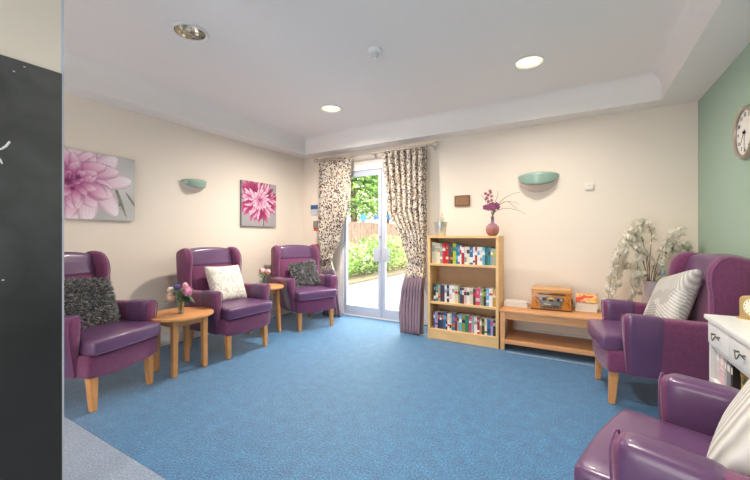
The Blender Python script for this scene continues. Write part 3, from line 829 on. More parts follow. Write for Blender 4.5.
def pw(z, pts):
    pts = sorted(pts)
    if z <= pts[0][0]: return pts[0][1]
    for (a, va), (b_, vb) in zip(pts, pts[1:]):
        if z <= b_: return va+(vb-va)*sm((z-a)/(b_-a))
    return pts[-1][1]
def curtain(label, inner, outer, yoff, npl, seed, ztop, band, tie_z, zbot=.01):
    t = thing('curtain', label, 'curtain', (0, 0, 0), 0, 'pair of curtains at the garden doors')
    rnd = random.Random(seed); ph = [rnd.uniform(-.35, .35) for _ in range(npl+2)]
    NS = npl*14
    def P(s, z):
        xi, xo = pw(z, inner), pw(z, outer)
        x = xo+(xi-xo)*s
        i = s*npl; k = int(min(i, npl-1)); phs = ph[k]+(ph[k+1]-ph[k])*(i-k)
        amp = .036*(.55+.45*interp(abs(z-tie_z), 0, .35))*(1.0+.35*(1-interp(z, 0, .9)))
        y = YC+pw(z, yoff)*(1-.55*s*0)+amp*math.sin(2*PI*(i)+phs)+.01*math.sin(5*s+3*z+seed)
        y -= (1-interp(abs(z-tie_z), 0, .25))*.02*math.cos((s-.5)*PI)
        x += .012*math.sin(4*PI*i+phs)*(1 if .02 < s < .98 else 0)
        return (x, y, z)
    def panel(name, z0, z1, nz, M_):
        bm = B(); g = [[bm.verts.new(P(i/NS, z0+(z1-z0)*j/nz)) for j in range(nz+1)] for i in range(NS+1)]
        for i in range(NS):
            for j in range(nz): bm.faces.new((g[i][j], g[i+1][j], g[i+1][j+1], g[i][j+1]))
        o = obj(name, bm, M_, t, angle=180); sd = o.modifiers.new('thick', 'SOLIDIFY'); sd.thickness = .003; return o
    panel('patterned_panel', band, ztop, 60, M_leafcloth)
    panel('plain_band', zbot, band, 24, M_lilac)
    # tieback loop around the gathered cloth
    xi, xo = pw(tie_z, inner), pw(tie_z, outer); cx = (xi+xo)/2; hw = abs(xi-xo)/2+.006; yc = YC+pw(tie_z, yoff)
    bm = B(); n = 36; rows = []
    for i in range(n):
        a = 2*PI*i/n; ox, oy = hw*math.cos(a), .062*math.sin(a)
        zc_ = tie_z-.02*math.cos(a)*(1 if xi > xo else -1)*-1
        rows.append([bm.verts.new((cx+ox*f, yc-.008+oy*f, zc_+dz)) for dz, f in ((-.035, 1), (.0, 1.05), (.035, 1), (.035, .97), (-.035, .97))])
    for i in range(n):
        p, q = rows[i], rows[(i+1) % n]
        for j in range(5): bm.faces.new((p[j], q[j], q[(j+1) % 5], p[(j+1) % 5]))
    obj('tieback', bm, M_leafcloth, t)
    return t
zt_ = ZP-.02
curtain('tied-back leaf-print curtain behind the corner armchair', [(0, -2.90), (.45, -2.96), (.82, -3.075), (1.1, -2.93), (1.6, -2.76), (2.25, -2.76)], [(0, -3.24), (.6, -3.23), (.82, -3.28), (1.3, -3.34), (2.25, -3.35)],
        [(0, -.03), (.82, -.03), (2.25, 0)], 7, 2, zt_, .66, .84)
curtain('tied-back leaf-print curtain beside the bookcase', [(0, -1.82), (.3, -1.86), (.83, -1.835), (1.05, -1.93), (1.5, -2.16), (2.25, -2.24)], [(0, -1.57), (.5, -1.60), (.83, -1.63), (2.25, -1.64)],
        [(0, -.30), (.5, -.20), (.83, -.06), (1.4, -.02), (2.25, 0)], 7, 5, zt_, .645, .86)

# ------------------------------------------------------------------ notices left of the curtain
t = thing('wall_notice', 'blue and white notice on the back wall left of the curtain', 'notice', (-3.53, YB, 1.55))
bm = B(); box(bm, -.07, .07, -.006, -.001, -.078, .078); obj('white_sheet', bm, mat('sheet_white', '#C9CDD4', .6), t, smooth=False)
bm = B(); box(bm, -.069, .069, -.008, -.006, .012, .077); obj('blue_panel', bm, mat('notice_blue', '#3C5C90', .6), t, smooth=False)
t = thing('entry_keypad', 'small grey keypad above an orange label left of the curtain', 'keypad', (-3.485, YB, 1.315))
bm = B(); box(bm, -.045, .045, -.028, -.001, -.035, .065, bev=.004); k_ = obj('case', bm, mat('keypad_grey', '#7C8084', .5), t)
for i in range(3):
    for j in range(4):
        bm = B(); box(bm, -.026+i*.018, -.013+i*.018, -.031, -.028, -.022+j*.018, -.010+j*.018); obj('key', bm, M_steel, t, smooth=False)
bm = B(); box(bm, -.05, .05, -.006, -.001, -.085, -.04); obj('orange_label', bm, mat('label_orange', '#E0622A', .6), t, smooth=False)
t = thing('fire_call_point', 'red break-glass fire call point beside the corner armchair wing', 'fire alarm', (-3.50, YB, .975))
bm = B(); box(bm, -.048, .048, -.035, -.001, -.048, .048, bev=.004); obj('red_case', bm, mat('alarm_red', '#D3372B', .45), t)
bm = B(); box(bm, -.024, .024, -.038, -.035, -.02, .022); obj('glass_panel', bm, mat('alarm_white', '#EFE9E4', .3), t, smooth=False)

t = thing('wall_plaque', 'small brown wooden plaque on the cream wall above the bookcase', 'plaque', (-1.22, YB, 1.575))
bm = B(); box(bm, -.093, .093, -.02, -.001, -.066, .066, bev=.003); obj('wood_frame', bm, mat('plaque_frame', '#6E4526', .45, var=.15), t)
bm = B(); box(bm, -.078, .078, -.0215, -.019, -.052, .052); obj('engraved_panel', bm, mat('plaque_panel', '#8F6A48', .4, var=.2, vscale=60), t, smooth=False)

t = thing('thermostat', 'small white thermostat box on the cream back wall right of the wall light', 'thermostat', (.09, YB, 1.66))
bm = B(); box(bm, -.038, .038, -.024, -.001, -.036, .036, bev=.003); obj('case', bm, mat('thermostat_white', '#ECE6DA', .4), t)
bm = B(); tube(bm, [(-.012, -.025, .006), (0, -.025, -.006), (.014, -.025, .008)], .0015, 6); obj('pointer', bm, mat('pointer_grey', '#7D7870', .5), t)

# ------------------------------------------------------------------ bookcase
bx0, bx1, by0, by1 = -1.472, -.705, 3.70, 3.985; ZB = 1.152
t = thing('bookcase', 'pale maple bookcase with three rows of books between curtain and bench', 'bookcase', ((bx0+bx1)/2, (by0+by1)/2, 0))
ox, oy = (bx0+bx1)/2, (by0+by1)/2; hw, hd = (bx1-bx0)/2, (by1-by0)/2
for s in (-1, 1):
    bm = B(); box(bm, s*hw-(0 if s < 0 else .028), s*hw+(.028 if s < 0 else 0), -hd, hd, 0, ZB-.026, bev=.0015); obj('side_panel', bm, M_shelfoak, t)
bm = B(); box(bm, -hw-.004, hw+.004, -hd-.004, hd, ZB-.026, ZB, bev=.003); obj('top', bm, M_shelfoak, t)
SH = [.845, .420, .118]
for z in SH:
    bm = B(); box(bm, -hw+.028, hw-.028, -hd+.002, hd-.008, z-.024, z, bev=.0015); obj('shelf', bm, M_shelfoak, t)
bm = B(); box(bm, -hw+.028, hw-.028, -hd+.004, -hd+.022, 0.004, SH[2]-.024); obj('plinth', bm, M_shelfoak, t)
bm = B(); box(bm, -hw+.028, hw-.028, hd-.008, hd, .02, ZB-.026); obj('back_board', bm, M_shelfback, t, smooth=False)

CN = {'cream': '#D9CDB0', 'pale cream': '#E3D8B8', 'grey': '#9A9C9A', 'red': '#C9272B', 'dark grey': '#46464A', 'brown': '#4A3128', 'lime green': '#B7C22E', 'teal': '#1F8086', 'blue': '#2E6DA8', 'crimson': '#A8242F', 'white': '#E9E5DE', 'light blue': '#5FA9CF', 'navy': '#2A3B63', 'dark teal': '#24545F', 'sage': '#9BA98C', 'black': '#25262A', 'maroon': '#612A34', 'pink': '#D3426E', 'pale pink': '#DDB9B4', 'olive': '#8D8A3C', 'ochre': '#C29440', 'purple': '#59407E', 'lilac': '#A9A0C6', 'green': '#1F7A58', 'tan': '#B99A70', 'orange': '#D2692F'}
def bmat(c): return mat('book_'+c.replace(' ', '_'), CN[c], .45, var=.05, vscale=30)
ROWS = [
 ('top', 58, 685, 9.74, [('cream', 27, .235, 'grey'), ('cream', 25, .232, 'sage'), ('pale cream', 30, .225, 'tan'), ('grey', 25, .222, 'white'), ('red', 30, .225, 'white'), ('red', 27, .222, 'pale cream'), ('dark grey', 22, .22, 'red'), ('brown', 22, .215, 'tan'), ('lime green', 30, .225, 'teal'), ('teal', 18, .22, 'light blue'), ('blue', 18, .215, 'white'), ('white', 16, .20, 'red'), ('crimson', 26, .20, 'white'), ('white', 22, .19, 'grey'), ('pale cream', 26, .19, 'brown'), ('blue', 32, .188, 'white'), ('white', 18, .19, 'navy'), ('crimson', 20, .185, 'white'), ('white', 23, .19, 'light blue'), ('white', 22, .188, 'grey'), ('light blue', 22, .19, 'white'), ('dark teal', 24, .185, 'teal'), ('teal', 27, .188, 'dark grey'), ('grey', 20, .178, 'white'), ('sage', 24, .175, 'lime green')]),
 ('middle', 78, 676, 9.74, [('black', 26, .19, 'white'), ('teal', 22, .19, 'cream'), ('tan', 20, .185, 'red'), ('navy', 46, .185, 'maroon'), ('white', 20, .185, 'grey'), ('navy', 24, .188, 'white'), ('white', 28, .188, 'pale pink'), ('white', 26, .185, 'grey'), ('cream', 34, .185, 'red'), ('olive', 16, .178, 'black'), ('navy', 20, .172, 'light blue'), ('maroon', 20, .172, 'pale cream'), ('pale pink', 26, .172, 'maroon'), ('white', 24, .172, 'black'), ('cream', 34, .172, 'grey'), ('brown', 24, .168, 'red'), ('pink', 38, .18, 'pale pink'), ('grey', 18, .175, 'white'), ('olive', 16, .17, 'lime green'), ('black', 22, .178, 'olive'), ('light blue', 26, .182, 'white'), ('white', 30, .182, 'pink'), ('ochre', 28, .175, 'pale cream')]),
 ('bottom', 84, 686, 9.74, [('purple', 14, .178, 'white'), ('lilac', 28, .178, 'purple'), ('black', 20, .182, 'orange'), ('navy', 20, .182, 'white'), ('dark grey', 20, .182, 'orange'), ('blue', 22, .182, 'light blue'), ('maroon', 16, .172, 'white'), ('white', 20, .182, 'red'), ('cream', 20, .182, 'brown'), ('blue', 34, .18, 'orange'), ('maroon', 20, .17, 'pink'), ('tan', 18, .178, 'black'), ('light blue', 28, .178, 'white'), ('olive', 32, .176, 'black'), ('green', 34, .178, 'teal'), ('pink', 24, .172, 'white'), ('grey', 24, .172, 'sage'), ('white', 28, .174, 'grey'), ('crimson', 22, .176, 'white'), ('tan', 18, .166, 'white'), ('brown', 26, .166, 'olive'), ('pale cream', 22, .166, 'green'), ('blue', 32, .168, 'navy'), ('lilac', 20, .166, 'pink'), ('black', 24, .166, 'grey')]),
]
def book(w, h, d, c, stripe, rnd):
    """upright book, spine towards -Y, origin at bottom front centre"""
    bm = B(); k = .0016
    box(bm, -w/2, w/2, 0, k*1.3, 0, h, 0); box(bm, -w/2, -w/2+k, k, d, 0, h, 0); box(bm, w/2-k, w/2, k, d, 0, h, 0)
    box(bm, -w/2+k, w/2-k, k*1.3, d-.003, .002, h-.003, 1)
    s0 = rnd.choice((.12, .22, .55, .62)); s1 = s0+rnd.choice((.12, .2, .3))
    box(bm, -w/2+.0004, w/2-.0004, -.0006, 0, h*s0, h*s1, 2)
    if w > .012:
        for q in range(rnd.randint(2, 4)):
            z = h*(.35+.05*q); box(bm, -w*.22, w*.22, -.0005, 0, h*.80-q*.012, h*.80-q*.012+.005, 2)
    return bm
ordn = ['far left end', 'left end']
rnd = random.Random(5)
used = {}
for ri, (rn, xa, xb, sc, items) in enumerate(ROWS):
    z = SH[ri]; inner0 = bx0+.028; inner1 = bx1-.028
    xs0 = bx0+.028+(.012 if ri == 0 else .030); xs1 = inner1-.006
    tot = sum(i[1] for i in items); sc_ = (xs1-xs0-.0006*len(items))/tot
    x = xs0
    for bi, (c, w, h, st) in enumerate(items):
        ww = w*sc_
        b_ = book(ww, h, rnd.uniform(.125, .145), c, st, rnd)
        o = obj('book', b_, [bmat(c), M_paper, bmat(st)], smooth=False, loc=(x+ww/2, by0+.028+rnd.uniform(0, .008), z+.0003))
        L_ = items[bi-1][0] if bi else None; R_ = items[bi+1][0] if bi < len(items)-1 else None
        same = [i for i in items if i[0] == c]
        if len(same) == 1: lab = f'{c} book with a {st} spine panel on the {rn} shelf of the bookcase'
        elif L_ is None: lab = f'{c} book at the left end of the {rn} shelf, beside a {R_} one'
        elif R_ is None: lab = f'{c} book at the right end of the {rn} shelf, beside a {L_} one'
        else: lab = f'{c} book with {st} spine panel on the {rn} shelf, between {L_} on its left and {R_} on its right'
        words = lab.split()
        if len(words) > 16: lab = f'{c} book on the {rn} shelf, left neighbour {L_}, right neighbour {R_}'
        if lab in used: print('DUPLICATE LABEL', lab)
        used[lab] = 1
        tag(o, lab, 'book', f'books on the {rn} shelf of the bookcase')
        x += ww+.0006

# bucket planter on top
t = thing('bucket_planter', 'small galvanised bucket with pale sprigs on top of the bookcase', 'plant pot', (-1.365, 3.83, ZB))
bm = B(); lathe(bm, [(.056, 0), (.058, .004), (.074, .145), (.079, .148), (.079, .156), (.074, .156), (.071, .147), (.05, .012), (.0, .010)], 36, cap=False); obj('bucket', bm, mat('galvanised_metal', '#C9CDC8', .32, .75, var=.2, vscale=25), t)
bm = B(); lathe(bm, [(.07, .125), (.03, .138), (.002, .14)], 24, cap=False); obj('soil', bm, mat('pale_moss', '#C8C4A8', .9, var=.2), t)
bm = B(); rnd = random.Random(8)
for k in range(9):
    a = rnd.uniform(0, 2*PI); r0 = rnd.uniform(0, .04); ht = rnd.uniform(.05, .10) if k > 1 else .125
    p0 = Vector((r0*math.cos(a), r0*math.sin(a), .135)); p1 = p0+Vector((.02*math.cos(a), .02*math.sin(a), ht*.6)); p2 = p0+Vector((.03*math.cos(a+.4), .03*math.sin(a+.4), ht))
    tube(bm, [p0, p1, p2], .0015, 5, 0)
    for q in range(5): leaf(bm, p0.lerp(p2, .3+.15*q), Vector((rnd.uniform(-1, 1), rnd.uniform(-1, 1), .5)), Vector((0, 0, 1)), .022, .011, rnd.choice((0, 1)))
obj('sprigs', bm, [mat('sprig_green', '#9DB07E', .7), mat('sprig_cream', '#EAE6CC', .7)], t)

# bottle vase with orchid stems
vb = (-.792, 3.83, ZB)
t = thing('orchid_vase', 'mauve bottle vase with magenta flowers and thin arching leaves on the bookcase', 'vase of flowers', vb)
bm = B(); lathe(bm, [(.034, 0), (.045, .006), (.062, .03), (.070, .065), (.066, .095), (.045, .118), (.022, .135), (.016, .150), (.016, .195), (.020, .203), (.017, .203), (.012, .19)], 40, cap=False)
bmesh.ops.contextual_create(bm, geom=[v for v in bm.verts if v.co.z < .0001])
m = bpy.data.materials.new('mauve_glaze'); m.use_nodes = True
N = m.node_tree.nodes; L = m.node_tree.links; b = N['Principled BSDF']; b.inputs['Roughness'].default_value = .12; b.inputs['Coat Weight'].default_value = .5
tc = N.new('ShaderNodeTexCoord'); se = N.new('ShaderNodeSeparateXYZ'); L.new(tc.outputs['Object'], se.inputs[0]); r = N.new('ShaderNodeValToRGB'); e = r.color_ramp.elements
e[0].position = 0; e[0].color = lin('#7A4632'); e[1].position = .20; e[1].color = lin('#6D5470')
x = e.new(.035); x.color = lin('#9C6058'); x = e.new(.09); x.color = lin('#A87476'); x = e.new(.135); x.color = lin('#8B6A80')
L.new(se.outputs['Z'], r.inputs['Fac']); L.new(r.outputs['Color'], b.inputs['Base Color'])
obj('bottle', bm, m, t, angle=60)
bm = B()
tube(bm, [(0, 0, .06), (.0, 0, .2), tuple(off(.012, .27)), tuple(off(-.01, .35)), tuple(off(-.02, .43)), tuple(off(-.035, .50))], [.003, .003, .003, .0025, .002, .001], 6)
tube(bm, [(0, 0, .06), (.0, 0, .2), tuple(off(.02, .28)), tuple(off(.03, .34))], .0028, 6)
tube(bm, [(0, 0, .06), (.0, 0, .2), tuple(off(-.006, .3)), tuple(off(-.045, .37)), tuple(off(-.03, .44))], .0022, 6)
obj('stem', bm, mat('stem_olive', '#6B6042', .6), t)
bm = B()
arcs = [[(0, .2), (.03, .30), (.10, .385), (.20, .440), (.26, .450)], [(0, .2), (.03, .29), (.11, .355), (.21, .350), (.25, .325)], [(0, .2), (.03, .26), (.13, .288), (.24, .268), (.32, .225)], [(0, .2), (-.03, .28), (-.08, .36), (-.14, .43)], [(0, .2), (.01, .32), (.04, .42), (.035, .47)], [(0, .2), (.05, .31), (.14, .36), (.20, .31), (.235, .28)]]
for a in arcs:
    pts = smooth_loop([tuple(off(p[0], p[1], -.02*i)) for i, p in enumerate(a)], 5, False)
    n = len(pts); tube(bm, pts, [.0036*(1-.6*i/n) for i in range(n)], 5)
obj('thin_leaf', bm, mat('thin_leaf_green', '#77784F', .6), t)
bm = B(); rnd = random.Random(4)
def orchid(c, r_, mi):
    up = Vector((rnd.uniform(-.3, .6), -1, rnd.uniform(0, .5))).normalized(); a = up.orthogonal().normalized(); b2 = up.cross(a)
    for k in range(5):
        an = 2*PI*k/5+rnd.uniform(-.1, .1); leaf(bm, c, a*math.cos(an)+b2*math.sin(an)+up*.3, up, r_, r_*.8, mi, .2)
    leaf(bm, c+up*.004, up-Vector((0, 0, .4)), Vector((0, 0, 1)), r_*.5, r_*.4, (mi+1)%3, .5)
for c in (off(-.055, .292, -.02), off(-.015, .285, -.03), off(.02, .30, -.02), off(-.035, .315, -.01), off(.035, .325, -.02), off(0, .33, 0), off(.05, .30, 0), off(-.075, .30, 0)): orchid(c, .034, 0)
for i in range(9): orchid(off(-.045+.035*math.sin(i*1.9), .36+.014*i, -.01), .020, 2)
obj('blossom', bm, [mat('orchid_magenta', '#8A3F6C', .6, var=.15, vscale=60), mat('orchid_dark', '#6E2450', .6), mat('orchid_dusky', '#9A5060', .6)], t)

# ------------------------------------------------------------------ bench with shelf
nx0, nx1, ny0, ny1, NZ = -.697, .62, 3.685, 4.175, .408
t = thing('low_bench', 'long low beech bench with a lower shelf along the back wall', 'bench', ((nx0+nx1)/2, (ny0+ny1)/2, 0))
hw, hd = (nx1-nx0)/2, (ny1-ny0)/2
bm = B(); box(bm, -hw, hw, -hd, hd, NZ-.022, NZ, bev=.004); obj('top', bm, M_bench, t)
bm = B(); box(bm, -hw+.045, hw-.045, -hd+.015, -hd+.035, NZ-.092, NZ-.022); box(bm, -hw+.045, hw-.045, hd-.035, hd-.015, NZ-.092, NZ-.022)
for s in (-1, 1): box(bm, s*(hw-.035)-.009, s*(hw-.035)+.009, -hd+.045, hd-.045, NZ-.092, NZ-.022)
obj('apron', bm, M_bench, t, smooth=False)
bm = B(); box(bm, -hw+.03, hw-.03, -hd+.03, hd-.02, .085, .105, bev=.002); obj('lower_shelf', bm, M_bench, t)
bm = B(); box(bm, -hw+.045, hw-.045, -hd+.017, -hd+.030, .068, .108, bev=.002); obj('shelf_lip', bm, M_bench, t)
for s in (-1, 1):
    for q in (-1, 1):
        bm = B(); leg(bm, s*(hw-.033), q*(hd-.033), 0, NZ-.022, .020, .027, s*.004, q*.004); obj('leg', bm, M_bench, t)

# retro radio
rx0, rx1, ry0, ry1 = -.428, -.062, 3.885, 4.12; rz = NZ
t = thing('retro_radio', 'amber wooden retro radio with inlaid diamonds and grey dial on the bench', 'radio', ((rx0+rx1)/2, (ry0+ry1)/2, rz), math.radians(2))
hw, hd = (rx1-rx0)/2, (ry1-ry0)/2; M_amber = mat('amber_veneer', '#C9822B', .3, var=.08, vscale=6, coat=.3, stretch=(1, 6, 6)); M_inlay = mat('dark_inlay', '#5A3012', .4)
bm = B(); box(bm, -hw+.006, hw-.006, -hd+.006, hd, .012, .180, bev=.003); obj('cabinet', bm, M_amber, t)
bm = B(); box(bm, -hw, hw, -hd, hd+.002, 0, .013, bev=.003); obj('base', bm, M_inlay, t)
bm = B(); box(bm, -hw-.002, hw+.002, -hd-.004, hd+.002, .180, .192, bev=.003)
rbox(bm, (-hw+.004, -hd+.004, .19), (hw-.004, hd, .214), .010, (4, 4, 1)); obj('lid', bm, mat('lid_veneer', '#DFA868', .35, var=.08, vscale=6, stretch=(1, 6, 6)), t)
bm = B(); box(bm, -.115, .125, -hd+.001, -hd+.008, .156, .166); obj('slot', bm, M_black, t, smooth=False)
M_grey = mat('radio_face', '#77797A', .35, .5)
fo = smooth_loop([(-.112, .128), (-.09, .134), (-.04, .138), (0, .140), (.04, .138), (.09, .134), (.112, .128), (.112, .106), (.098, .085), (.090, .040), (.088, .026), (0, .024), (-.088, .026), (-.090, .040), (-.098, .085), (-.112, .106)], 3)
bm = B(); slab(bm, [(p.x, p.y) for p in fo], lambda u, v, w: (u, -hd+.0-w, v), .012, .003); fp = obj('face_plate', bm, M_grey, t)
bm = B(); tube(bm, [(.045*math.cos(a), -hd-.007, .092+.040*math.sin(a)) for a in [PI*i/14 for i in range(15)]], .004, 8)
lathe(bm, [(.03, 0), (.03, .003), (.01, .004)], 24, c=(0, 0, 0)); 
for v in bm.verts:
    if abs(v.co.y) < .04 and v.co.z < .01: v.co = Vector((v.co.x, -hd-.006-v.co.z, .096+abs(v.co.y) if v.co.y >= 0 else .096))
obj('tuning_dial', bm, mat('brass_dial', '#C9A44A', .3, .7), fp)
bm = B(); box(bm, -.052, -.03, -hd-.0075, -hd-.005, .094, .128); box(bm, .052, .075, -hd-.0075, -hd-.005, .098, .126); box(bm, -.075, -.053, -hd-.0075, -hd-.005, .098, .126); box(bm, -.02, .02, -hd-.013, -hd-.006, .094, .112)
obj('display', bm, M_black, fp, smooth=False)
for s in (-1, 1):
    bm = B(); lathe(bm, [(.011, 0), (.011, .010), (.008, .012)], 20)
    k_ = obj('knob', bm, M_steel, fp); k_.rotation_euler = (PI/2, 0, 0); k_.location = (s*.094, -hd-.005, .112)
bm = B(); box(bm, -.060, .000, -hd-.0085, -hd-.005, .058, .066); obj('cassette_slot', bm, mat('cassette_cream', '#CFC9A8', .4), fp, smooth=False)
bm = B(); box(bm, .012, .070, -hd-.0085, -hd-.005, .046, .052)
for k in range(5): box(bm, -.07+k*.03, -.05+k*.03, -hd-.010, -hd-.005, .030, .036)
obj('button', bm, M_black, fp, smooth=False)
for s in (-1, 1):
    bm = B(); cx = s*.142
    for zc2, hh in ((.108, .028), (.058, .034)):
        tube(bm, [(cx, -hd+.004, zc2+hh), (cx+.022, -hd+.004, zc2), (cx, -hd+.004, zc2-hh), (cx-.022, -hd+.004, zc2), (cx, -hd+.004, zc2+hh)], .0034, 6)
    obj('diamond_inlay', bm, M_inlay, t)
bm = B(); box(bm, hw-.005, hw+.006, -.02, .03, .06, .115, bev=.002); obj('side_handle', bm, M_inlay, t)

# stacks of books lying on the bench
def flat_book(label, x, y, z, w, d, h, c, rz=0, grp='books lying on the bench', matc=None, M=None):
    bm = B(); k = .0025
    box(bm, -w/2, w/2, -d/2, d/2, 0, k, 0); box(bm, -w/2, w/2, -d/2, d/2, h-k, h, 0); box(bm, -w/2, -w/2+k, -d/2, d/2, k, h-k, 0)
    box(bm, -w/2+k, w/2-.004, -d/2+.004, d/2-.004, k, h-k, 1)
    o = obj('book', bm, [matc or mat('cover_white', '#E6DFD8', .5), M_paper], smooth=False)
    if M: o.matrix_world = M
    else: o.location = (x, y, z); o.rotation_euler = (0, 0, rz)
    return tag(o, label, 'book', grp)
g = 'large pale books lying left of the radio'
flat_book('large white book lying on the bench left of the radio, lower of two', -.575, 4.00, NZ+.0005, .235, .19, .024, 0, 0, g, mat('cover_white2', '#E9E1DC', .5))
flat_book('large pale book lying left of the radio, upper of two', -.580, 4.00, NZ+.0255, .225, .18, .020, 0, .04, g, mat('cover_pale', '#EDE6E4', .5))
g = 'white paperbacks stacked right of the radio'
zz = NZ+.0005
for i, (lab, h) in enumerate((('white paperback at the bottom of the stack right of the radio', .030), ('white paperback in the middle of the stack right of the radio', .026), ('white paperback under the red one in the stack right of the radio', .024))):
    flat_book(lab, .062+.004*i, 4.075-.003*i, zz, .185, .15, h, 0, .03*(i-1), g, mat('cover_ivory', '#EFE9E0', .5)); zz += h+.0005
m = ramp_mat('red_cover_print', [(.0, '#D9482E'), (.45, '#E0603C'), (.55, '#F2C9A8'), (.62, '#E3B33A'), (1, '#D8402B')], 'noise', 16, detail=1)
flat_book('red and cream illustrated paperback tilted on top of the stack right of the radio', 0, 0, 0, .18, .13, .012, 0, 0, g, m, Matrix.Translation((.062, 4.067, zz+.0375)) @ Matrix.Rotation(math.radians(33), 4, 'X'))

# ------------------------------------------------------------------ white blossom arrangement
fx, fy = .545, 3.965
t = thing('blossom_vase', 'tall pale vase of drooping white blossom branches behind the right armchair', 'vase of flowers', (fx, fy, NZ))
bm = B(); lathe(bm, [(.05, 0), (.055, .005), (.045, .10), (.05, .22), (.065, .34), (.0625, .34), (.046, .22), (.041, .10), (.048, .012)], 32, cap=False); obj('vase', bm, mat('pale_lilac_glaze', '#D8CED6', .25), t)
bm = B(); lathe(bm, [(.0, .0), (.012, .004), (.016, .02), (.010, .034), (0, .038)], 16, c=tuple(off(.075, .40, -.06)), cap=False)
obj('glass_bead', bm, mat('blue_bead', '#8FB4D8', .1, .4), t)
rnd = random.Random(12)
branches = [  # (r,z) world-lateral offsets from vase, z above bench
 [(0, .1), (-.05, .42), (-.16, .62), (-.30, .66), (-.38, .50), (-.43, .18), (-.44, .02)],
 [(0, .1), (-.05, .45), (-.14, .68), (-.24, .72), (-.30, .58), (-.33, .30)],
 [(0, .1), (-.02, .45), (-.08, .74), (-.16, .80), (-.23, .72), (-.27, .5)],
 [(0, .1), (.01, .5), (.03, .76), (-.03, .88), (-.10, .84), (-.13, .72)],
 [(0, .1), (.04, .48), (.09, .66), (.15, .76), (.20, .80)],
 [(0, .1), (.06, .45), (.13, .62), (.20, .66), (.26, .58)],
 [(0, .1), (.08, .48), (.18, .62), (.27, .67), (.33, .63), (.36, .55)],
 [(0, .1), (-.03, .35), (-.12, .47), (-.24, .48), (-.30, .36), (-.33, .1)],
 [(0, .1), (-.02, .32), (-.10, .40), (-.18, .40), (-.22, .26), (-.24, .05)],
 [(0, .1), (-.01, .4), (-.05, .58), (-.10, .62), (-.14, .5), (-.16, .25)],
 [(0, .1), (.02, .4), (.06, .52), (.08, .46), (.09, .28)],
]
bs = B(); bb = B()
for bi, br in enumerate(branches):
    pts = smooth_loop([tuple(off(p[0], p[1], (-.05+.02*(bi % 4))*min(i, 3)*.6)) for i, p in enumerate(br)], 8, False)
    n = len(pts)
    for p in pts: p.y = min(p.y, .18)
    tube(bs, pts, [.0042*(1-.7*i/n) for i in range(n)], 6)
    for i, p in enumerate(pts):
        if i < n*.34: continue
        dens = 5 if i > n*.45 else 2
        for q in range(dens):
            c = Vector(p)+Vector((rnd.uniform(-.032, .032), rnd.uniform(-.03, .03), rnd.uniform(-.04, .015)))
            up = Vector((rnd.uniform(-1, 1), rnd.uniform(-1, .3), rnd.uniform(-.9, .3))).normalized(); a = up.orthogonal().normalized(); b2 = up.cross(a); r_ = rnd.uniform(.018, .030)
            for k in range(5):
                an = 2*PI*k/5; leaf(bb, c, a*math.cos(an)+b2*math.sin(an)+up*.5, up, r_, r_*.9, 0, .2)
        if rnd.random() < .22:
            leaf(bb, Vector(p), Vector((rnd.uniform(-1, 1), rnd.uniform(-1, 1), -.3)), Vector((0, 0, 1)), .03, .012, 1, .4)
obj('branch', bs, mat('blossom_twig', '#7B6A4E', .7), t)
bw = mat('blossom_white', '#FBF6EA', .95, spec=.1)
N = bw.node_tree.nodes; L = bw.node_tree.links; tl = N.new('ShaderNodeBsdfTranslucent'); tl.inputs[0].default_value = lin('#FBF8F0')
mx = N.new('ShaderNodeMixShader'); mx.inputs[0].default_value = .4; L.new(N['Principled BSDF'].outputs[0], mx.inputs[1]); L.new(tl.outputs[0], mx.inputs[2]); L.new(mx.outputs[0], N['Material Output'].inputs[0])
o = obj('blossom', bb, [bw, mat('blossom_leaf', '#9AA777', .6)], t)

# ------------------------------------------------------------------ white cabinet
cx0, cx1, cy0, cy1, CZ = .563, .905, 1.50, 2.405, .75
t = thing('white_cabinet', 'white painted console cabinet with drawers and open shelf by the green wall', 'cabinet', ((cx0+cx1)/2, (cy0+cy1)/2, 0))
hw, hd = (cx1-cx0)/2, (cy1-cy0)/2; M_cab = mat('cabinet_white', '#E9E8E4', .4)
bm = B(); box(bm, -hw-.008, hw, -hd-.01, hd+.01, CZ-.022, CZ, bev=.006); obj('top', bm, M_cab, t)
bm = B(); box(bm, -hw+.012, hw, -hd, -hd+.022, .02, CZ-.022); obj('side_panel', bm, M_cab, t, smooth=False)
bm = B(); box(bm, -hw+.012, hw, hd-.022, hd, .02, CZ-.022); obj('side_panel', bm, M_cab, t, smooth=False)
bm = B(); box(bm, hw-.012, hw, -hd+.022, hd-.022, .05, CZ-.022); obj('back_panel', bm, M_cab, t, smooth=False)
for z in (.61, .435, .10):
    bm = B(); box(bm, -hw+.012, hw-.012, -hd+.022, hd-.022, z-.018, z, bev=.002); obj('shelf', bm, M_cab, t)
for q in (-1, 1):
    for s in (-1, 1): 
        bm = B(); leg(bm, s*(hw-.03), q*(hd-.028), 0, .02, .016, .02); obj('foot', bm, M_cab, t)
dw = (2*hd-.022*2-.012)/3
